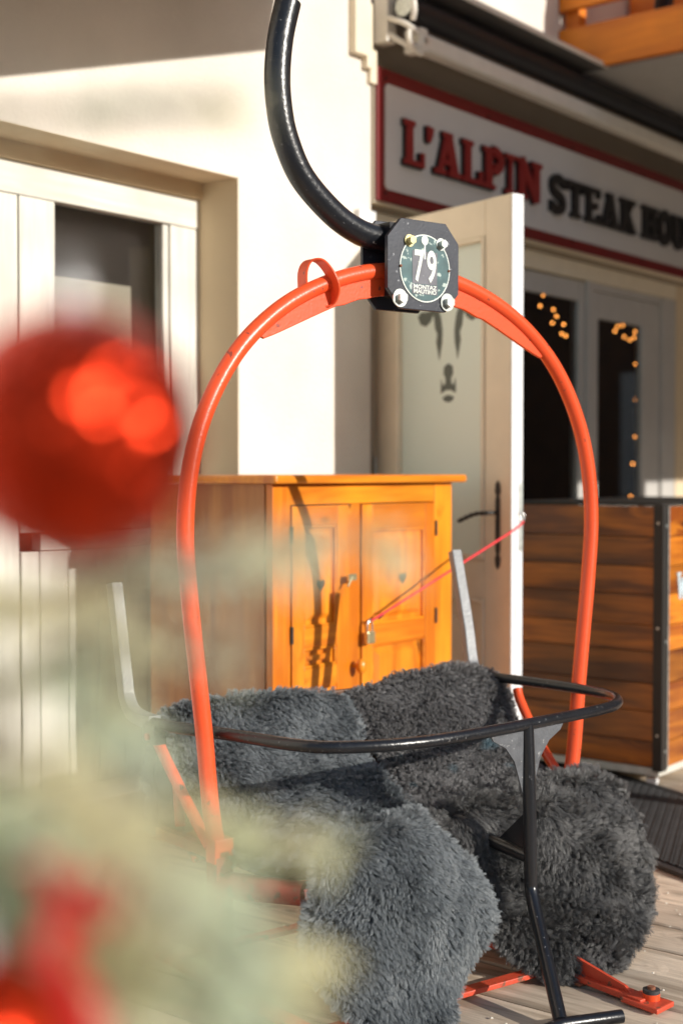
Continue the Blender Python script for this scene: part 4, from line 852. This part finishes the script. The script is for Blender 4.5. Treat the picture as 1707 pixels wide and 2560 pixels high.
sheepskin('black grey shaggy sheepskin on the right half of the seat, bulging past the footrest tube', [
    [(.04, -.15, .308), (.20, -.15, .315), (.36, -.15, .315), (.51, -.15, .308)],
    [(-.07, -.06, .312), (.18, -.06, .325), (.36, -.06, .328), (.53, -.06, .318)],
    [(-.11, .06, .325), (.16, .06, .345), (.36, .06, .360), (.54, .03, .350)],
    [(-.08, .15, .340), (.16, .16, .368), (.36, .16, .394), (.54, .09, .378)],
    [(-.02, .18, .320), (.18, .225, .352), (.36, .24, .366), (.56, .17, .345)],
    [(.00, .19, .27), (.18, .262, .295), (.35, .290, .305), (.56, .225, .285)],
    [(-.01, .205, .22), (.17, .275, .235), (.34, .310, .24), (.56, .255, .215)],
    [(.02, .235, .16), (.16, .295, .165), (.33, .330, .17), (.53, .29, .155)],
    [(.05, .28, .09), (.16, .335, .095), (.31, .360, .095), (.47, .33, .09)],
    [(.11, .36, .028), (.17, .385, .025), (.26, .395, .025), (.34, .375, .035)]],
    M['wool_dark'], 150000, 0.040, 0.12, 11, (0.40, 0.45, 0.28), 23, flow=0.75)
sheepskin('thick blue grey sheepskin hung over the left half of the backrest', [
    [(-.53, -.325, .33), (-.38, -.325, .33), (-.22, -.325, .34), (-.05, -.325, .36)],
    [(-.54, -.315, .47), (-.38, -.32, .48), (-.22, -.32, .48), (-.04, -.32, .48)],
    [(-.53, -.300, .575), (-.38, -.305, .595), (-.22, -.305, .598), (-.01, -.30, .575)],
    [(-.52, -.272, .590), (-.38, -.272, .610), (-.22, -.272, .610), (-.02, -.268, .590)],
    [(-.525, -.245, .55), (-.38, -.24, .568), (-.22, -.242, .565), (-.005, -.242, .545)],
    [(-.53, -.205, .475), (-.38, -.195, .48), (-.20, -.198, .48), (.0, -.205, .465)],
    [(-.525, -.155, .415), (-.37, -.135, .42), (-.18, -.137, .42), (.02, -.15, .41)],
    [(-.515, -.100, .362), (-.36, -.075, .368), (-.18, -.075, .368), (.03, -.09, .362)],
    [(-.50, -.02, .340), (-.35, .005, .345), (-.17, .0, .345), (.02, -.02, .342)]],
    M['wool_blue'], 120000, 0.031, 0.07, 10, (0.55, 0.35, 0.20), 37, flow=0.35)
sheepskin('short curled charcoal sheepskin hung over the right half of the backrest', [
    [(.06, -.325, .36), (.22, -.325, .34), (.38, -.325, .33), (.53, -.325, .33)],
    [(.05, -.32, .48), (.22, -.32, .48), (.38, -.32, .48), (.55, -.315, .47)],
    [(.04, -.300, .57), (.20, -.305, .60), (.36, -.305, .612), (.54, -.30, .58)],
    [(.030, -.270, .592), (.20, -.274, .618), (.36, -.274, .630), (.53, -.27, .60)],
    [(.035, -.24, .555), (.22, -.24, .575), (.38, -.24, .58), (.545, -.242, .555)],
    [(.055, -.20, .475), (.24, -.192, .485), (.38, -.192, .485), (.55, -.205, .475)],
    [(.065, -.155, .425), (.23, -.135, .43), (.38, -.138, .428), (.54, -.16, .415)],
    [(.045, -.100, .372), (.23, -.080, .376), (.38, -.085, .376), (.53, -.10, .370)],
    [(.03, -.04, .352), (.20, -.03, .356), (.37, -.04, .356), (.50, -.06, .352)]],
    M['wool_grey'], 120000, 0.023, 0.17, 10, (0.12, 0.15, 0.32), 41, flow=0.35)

# ------------------------------------------------------------------ small things on the deck
blue = MB(); blue.box(-.011, .011, -.006, .006, 0, .008); o = blue.build('plastic_clip', M['blue'], bevel=0.002); o.location = (2.46, 1.36, 0.003); o.rotation_euler = (0.2, 0, 0.5)
tag(o, 'tiny blue plastic clip lying on the deck below the blue grey sheepskin', 'clip')
o = MB().box(-.035, .035, -.018, .018, 0, .006).build('rusty_plate', M['rust'], bevel=0.001); o.location = (2.86, 1.53, 0.004); o.rotation_euler = (0, 0, -0.4); tag(o, 'small rusty metal plate lying flat on the deck behind the footrest tube', 'metal plate')
o = MB().box(-.03, .03, -.02, .02, 0, .03).build('wood_offcut', M['pine_rail'], bevel=0.003); o.location = (2.66, 2.17, 0.002); tag(o, 'small pale wood offcut on the deck below the left seat edge', 'wood block')
db = MB()
for _ in range(260):
    x = rng.uniform(2.0, 4.1); y = rng.uniform(0.9, 2.5); s = rng.uniform(.0015, .005); a = rng.uniform(0, 3.1)
    vs = [(x + s * rng.uniform(.5, 1.5) * math.cos(a + k * 1.57), y + s * rng.uniform(.5, 1.5) * math.sin(a + k * 1.57), 0.003) for k in range(4)]
    vs += [(x, y, 0.003 + s * 0.6)]; db.add(vs, [(0, 1, 4), (1, 2, 4), (2, 3, 4), (3, 0, 4), (3, 2, 1, 0)])
tag(db.build('crumbs', M['debris']), 'pale crumbs and grit scattered over the deck boards', 'crumbs', kind='stuff')

# ------------------------------------------------------------------ string lights in the room
bulbs = [(6.535, 3.75, 2.132), (6.492, 3.75, 2.114), (6.46, 3.75, 2.054), (6.601, 3.75, 2.047), (6.635, 3.75, 2.014), (6.591, 3.75, 1.976), (6.713, 3.75, 1.978), (6.691, 3.75, 1.926), (6.737, 3.75, 1.918), (6.893, 3.75, 1.998), (7.262, 3.75, 2.052), (7.389, 3.75, 2.051), (7.403, 3.75, 2.029), (7.338, 3.75, 2.017), (7.308, 3.75, 1.988), (7.424, 3.75, 1.965), (7.495, 3.75, 1.952), (7.561, 3.75, 2.005), (7.609, 3.75, 2.052), (7.548, 3.75, 1.968), (7.617, 3.75, 1.858), (7.569, 3.75, 1.816), (7.672, 3.75, 1.782), (7.579, 3.75, 1.607), (7.602, 3.75, 1.565), (7.648, 3.75, 1.54), (7.569, 3.75, 1.388), (7.656, 3.75, 1.349), (7.665, 3.75, 1.308), (7.544, 3.75, 1.228), (7.52, 3.75, 1.036)]
for nm, sel, lab in (('string_lights', bulbs[:10], 'warm fairy lights strung behind the shop window nearest the open door'), ('string_lights', bulbs[10:], 'warm fairy lights hanging down behind the narrow right shop window')):
    sg_ = empty(nm, sel[0], label=lab, cat='fairy lights', group='fairy lights in the shop windows'); o0 = Vector(sel[0])
    MB().tube([tuple(Vector(q) - o0 + Vector((0, .012, 0))) for q in sel], 0.002, 5).build('cable', M['iron'], sg_)
    me = None
    for q in sel:
        if me is None: me = MB().sphere((0, 0, 0), 0.0055, 8, 6).build('bulb', M['lamp'], sg_); me.location = (0, 0, 0)
        else: o = bpy.data.objects.new('bulb', me.data); link(o, sg_); o.location = Vector(q) - o0
# furniture glimpsed inside
sh = empty('shelf_unit', (7.0, 5.2, 0), label='dim wooden shelf with bottles inside, seen through the narrow right shop window', cat='shelf')
for z in (0.6, 1.0, 1.4, 1.8): MB().box(-.9, 1.4, 0, .3, z, z + .03).build('shelf_board', M['dark_wood'], sh)
for i in range(26):
    c_ = [(0.3, .28, .1), (.35, .05, .03), (.4, .38, .3), (.1, .2, .08)][i % 4]
    if i < 4: M['b%d' % i] = mat('bottle_glass', c_, 0.2)
    z = [0.63, 1.03, 1.43][i % 3]; x = -.8 + (i // 3) * .25 + rng.uniform(-.04, .04)
    MB().tube([(x, .12, z), (x, .12, z + .16), (x, .12, z + .2), (x, .12, z + .27)], [.035, .035, .014, .013], 10).build('bottle', M['b%d' % (i % 4)], sh)
lad = empty('handrail', (6.2, 4.6, 0), label='pale slanting handrail dimly seen inside the window nearest the open door', cat='handrail')
MB().tube([(0.0, 0, 1.1), (0.75, 0.1, 1.75)], .02, square=True).build('rail', M['grey_paint'], lad); MB().tube([(0.0, 0.1, 1.9), (0.75, 0.1, 2.12)], .03, square=True).build('rung', M['in_cream'], lad); MB().tube([(0.3, 0.1, 1.78), (0.9, 0.1, 1.80)], .028, square=True).build('rung', M['in_cream'], lad)
dk = empty('counter', (6.4, 4.9, 0), label='dark wood counter standing inside behind the window nearest the open door', cat='counter')
MB().box(-.7, .6, 0, .5, 0, 1.32).build('front_panel', M['dark_wood'], dk); MB().box(-.75, .65, -.03, .55, 1.321, 1.36).build('counter_top', M['dark_in'], dk)

# ------------------------------------------------------------------ things outside the frame that shade and light it
st = empty('shade_slab', (3.2, 2.56, 2.9), label='added unseen sloping slab that shades the wall above the french window', cat='shade_slab')  # added out of view so its sloping edge shadows the upper wall
def shp(x, dz): return (x, dz)
stp = [(2.0, 2.64), (3.93, 3.22), (3.93, 4.6), (2.0, 4.1)]
MB().prism([(a - 3.2, b - 2.9) for a, b in stp], (0, -0.80, 0), (1, 0, 0), (0, 0, 1), (0, 0.10, 0)).build('side_wall', M['plaster'], st)
MB().prism([(a - 3.2, b - 2.9) for a, b in [(2.0, 2.64), (3.93, 3.22), (3.93, 3.34), (2.0, 2.76)]], (0, -0.70, 0), (1, 0, 0), (0, 0, 1), (0, 1.468, 0)).build('sloping_slab', M['plaster'], st)
cs = empty('added_shade_screen', (7.0, 0.3, 0), label='added unseen canvas blind on timber posts that shades the shop front', cat='screen')  # invented screen out of view, casts the shade on sign and windows
MB().box(-2.305, 2.6, -0.005, 0.005, 2.18, 4.1).build('canvas', M['canvas'], cs)
for x in (-2.262, 0.2, 2.6): MB().box(x - .04, x + .04, .01, .09, -0.1, 4.16).build('post', M['timber'], cs)
MB().box(-2.31, 2.64, .01, .09, 4.10, 4.18).build('top_beam', M['timber'], cs)
nb = empty('added_dark_chalet', (14.5, -5.5, -0.1), label='added unseen dark timber chalet that dims reflections and sky fill from the right', cat='building')  # added out of view to darken pane reflections and cut sky fill
MB().box(0, 9, -8.5, 9.5, 0, 7.5).build('wall', M['dark_wood'], nb)
MB().prism([(-9.5, 7.3), (10.5, 7.3), (0.5, 10.5)], (-0.6, 0, 0), (0, 1, 0), (0, 0, 1), (10.5, 0, 0)).build('roof', M['far_roof'], nb)
for i in range(4):
    for z in (1.0, 3.9): MB().box(-0.05, -0.002, -7 + i * 4, -5.9 + i * 4, z, z + 1.4).build('window', M['grey_paint'], nb)
fc = empty('far_chalet', (6, -17, -0.1), label='pale chalet with a low brown roof on the far side of the street', cat='building')
MB().box(-14, 16, -4, 0, 0, 5.0).build('wall', M['far_wall'], fc)
MB().prism([(-4.6, 4.9), (0.8, 4.9), (-1.8, 6.6)], (-14.5, 0, 0), (0, 1, 0), (0, 0, 1), (31, 0, 0)).build('roof', M['far_roof'], fc)
for i in range(8): MB().box(-12 + i * 3.5, -10.7 + i * 3.5, 0.002, 0.06, 1.0, 2.3).build('window', M['dark_in'], fc)

# ------------------------------------------------------------------ fir tree with baubles, close to the lens
TX, TY = 0.08, 0.66
fir = empty('fir_tree', (TX, TY, 0), label='decorated pale green fir tree in the near left foreground', cat='fir tree')
def Fi(mb, name, m, **k):
    o = mb.build(name, m, fir, **k); o.location = -Vector(fir.location); return o
Fi(MB().tube([(TX, TY, 0.25), (TX, TY, 1.0), (TX, TY, 1.75)], [0.03, 0.02, 0.006], 10), 'trunk', M['bark'])
Fi(MB().tube([(TX, TY, -0.095), (TX, TY, 0.0), (TX, TY, 0.30)], [0.12, 0.13, 0.17], 20), 'pot', M['pot'])
branches = [
    [(0.295, 0.432, 1.126), (0.317, 0.404, 1.134), (0.362, 0.38, 1.144), (0.404, 0.376, 1.150), (0.45, 0.365, 1.156), (0.487, 0.35, 1.150)],
    [(0.264, 0.388, 1.094), (0.304, 0.387, 1.109), (0.343, 0.37, 1.12), (0.369, 0.336, 1.114)],
    [(0.294, 0.432, 1.106), (0.334, 0.381, 1.103), (0.36, 0.378, 1.073), (0.393, 0.384, 1.043), (0.42, 0.349, 1.032)],
    [(0.293, 0.431, 1.063), (0.315, 0.403, 1.063), (0.335, 0.376, 1.036), (0.357, 0.350, 1.022), (0.372, 0.330, 1.008)],
    [(0.28, 0.413, 1.019), (0.314, 0.402, 1.02), (0.341, 0.368, 1.008), (0.363, 0.339, 0.988)],
    [(0.247, 0.362, 1.094), (0.265, 0.339, 1.094), (0.286, 0.327, 1.079), (0.307, 0.317, 1.054), (0.319, 0.316, 1.03)],
    [(0.299, 0.435, 1.306), (0.321, 0.407, 1.307), (0.339, 0.385, 1.309), (0.358, 0.36, 1.311), (0.37, 0.344, 1.31)],
    [(0.28, 0.43, 0.99), (0.31, 0.41, 0.98), (0.34, 0.37, 0.965), (0.36, 0.34, 0.95)],
    [(0.27, 0.42, 1.04), (0.30, 0.41, 1.045), (0.325, 0.385, 1.03), (0.345, 0.36, 1.005)],
]
nv_, nf_ = [], []
def needles(a, b, dens, ln, spread=1.0):
    a = np.array(a); b = np.array(b); d_ = b - a; L = np.linalg.norm(d_); d_ /= L
    K = max(1, int(L * dens)); t = rng.random(K); base = a + d_ * (t * L)[:, None]
    rd = rng.normal(0, 1, (K, 3)); rd -= (rd @ d_)[:, None] * d_; rd /= np.linalg.norm(rd, axis=1, keepdims=True)
    dirn = rd * spread + d_ * 0.55; dirn /= np.linalg.norm(dirn, axis=1, keepdims=True)
    l = ln * rng.uniform(.7, 1.1, K); side = np.cross(dirn, rng.normal(0, 1, (K, 3))); side /= np.linalg.norm(side, axis=1, keepdims=True)
    for q in range(K):
        i = len(nv_); w_ = 0.0009
        nv_.extend([tuple(base[q] - side[q] * w_), tuple(base[q] + side[q] * w_), tuple(base[q] + dirn[q] * l[q] + side[q] * w_ * .5), tuple(base[q] + dirn[q] * l[q] - side[q] * w_ * .5)])
        nf_.append((i, i + 1, i + 2, i + 3))
for bi, pts in enumerate(branches):
    full = [(TX, TY, pts[0][2] + 0.03)] + pts if bi != 6 else [(TX, TY, 1.25)] + pts
    P = [np.array(q) for q in smooth_path(full, 5)]
    Fi(MB().tube([tuple(q) for q in P], [0.004 * (1 - .6 * i / len(P)) for i in range(len(P))], 6), 'branch', M['bark'])
    thin = bi == 6; den = [650, 300, 800, 1300, 1500, 800, 380, 1500, 1100][bi]
    for i in range(3, len(P) - 1):
        needles(P[i], P[i + 1], den * (0.6 if not thin else 1), 0.016)
        if i % 2 == 0 and not (thin and i < 14):
            for sd in (-1, 1):
                if not thin and rng.random() < 0.35: continue
                t = P[i + 1] - P[i]; t /= np.linalg.norm(t); sdv = np.cross(t, [0, 0, 1]); sdv /= np.linalg.norm(sdv)
                e_ = P[i] + (t * 0.7 + sdv * sd * 0.75 + np.array([0, 0, rng.uniform(-.35, .25)])) * rng.uniform(.02, .05) * (0.5 if thin else 1)
                Fi(MB().tube([tuple(P[i]), tuple(e_)], [0.0016, 0.0008], 5), 'twig', M['bark'])
                needles(P[i], e_, den * (1.7 if not thin else 1), 0.014)
Mn = MB(); Mn.add(nv_, nf_); Fi(Mn, 'foliage', M['needle'], kind='stuff')

def bauble(loc, r_, label, glints=True):
    e_ = empty('bauble', loc, label=label, cat='bauble', group='red baubles on the fir tree')
    import bmesh
    bm = bmesh.new(); bmesh.ops.create_icosphere(bm, subdivisions=5, radius=r_)
    for v_ in bm.verts: v_.co += Vector(rng.normal(0, 0.00055 if glints else 0.00015, 3))
    me = bpy.data.meshes.new('ball'); bm.to_mesh(me); bm.free(); me.materials.append(M['bauble'])
    o = bpy.data.objects.new('ball', me); link(o, e_)
    MB().cyl((0, 0, r_ - .001), (0, 0, 1), 0.006, 0.009, 16).build('cap', M['silver'], e_)
    MB().tube(smooth_path([(0.0, 0, r_ + .008), (0.004, 0, r_ + .014), (0, 0, r_ + .019), (-.004, 0, r_ + .014), (0, 0, r_ + .008)], 5), 0.0007, 6).build('loop', M['silver'], e_)
    return e_
bauble((0.347, 0.399, 1.194), 0.0465, 'large glittering red bauble hanging at the left in front of the window')
bauble((0.276, 0.366, 0.992), 0.034, 'dark red bauble hanging low in the bottom left corner', False)
rbn = empty('red_ribbon', (0.279, 0.332, 1.048), label='red ribbon bow tied into the fir below the large bauble', cat='ribbon')
rp = smooth_path([(-.004, 0.0, .014), (.002, -.002, .004), (.004, .002, -.004), (.002, 0, -.016), (.008, -.003, -.03), (.012, -.004, -.044), (.010, -.004, -.06)], 6)
MB().strip(rp, 0.009, 0.0006, (0.62, -0.78, 0)).build('ribbon_tail', M['ribbon'], rbn)
MB().strip(smooth_path([(0, 0, 0), (.010, -.010, .006), (.016, -.016, 0.0), (.010, -.010, -.006), (0, 0, 0)], 6), 0.008, 0.0006, (0, 0, 1)).build('ribbon_loop', M['ribbon'], rbn)
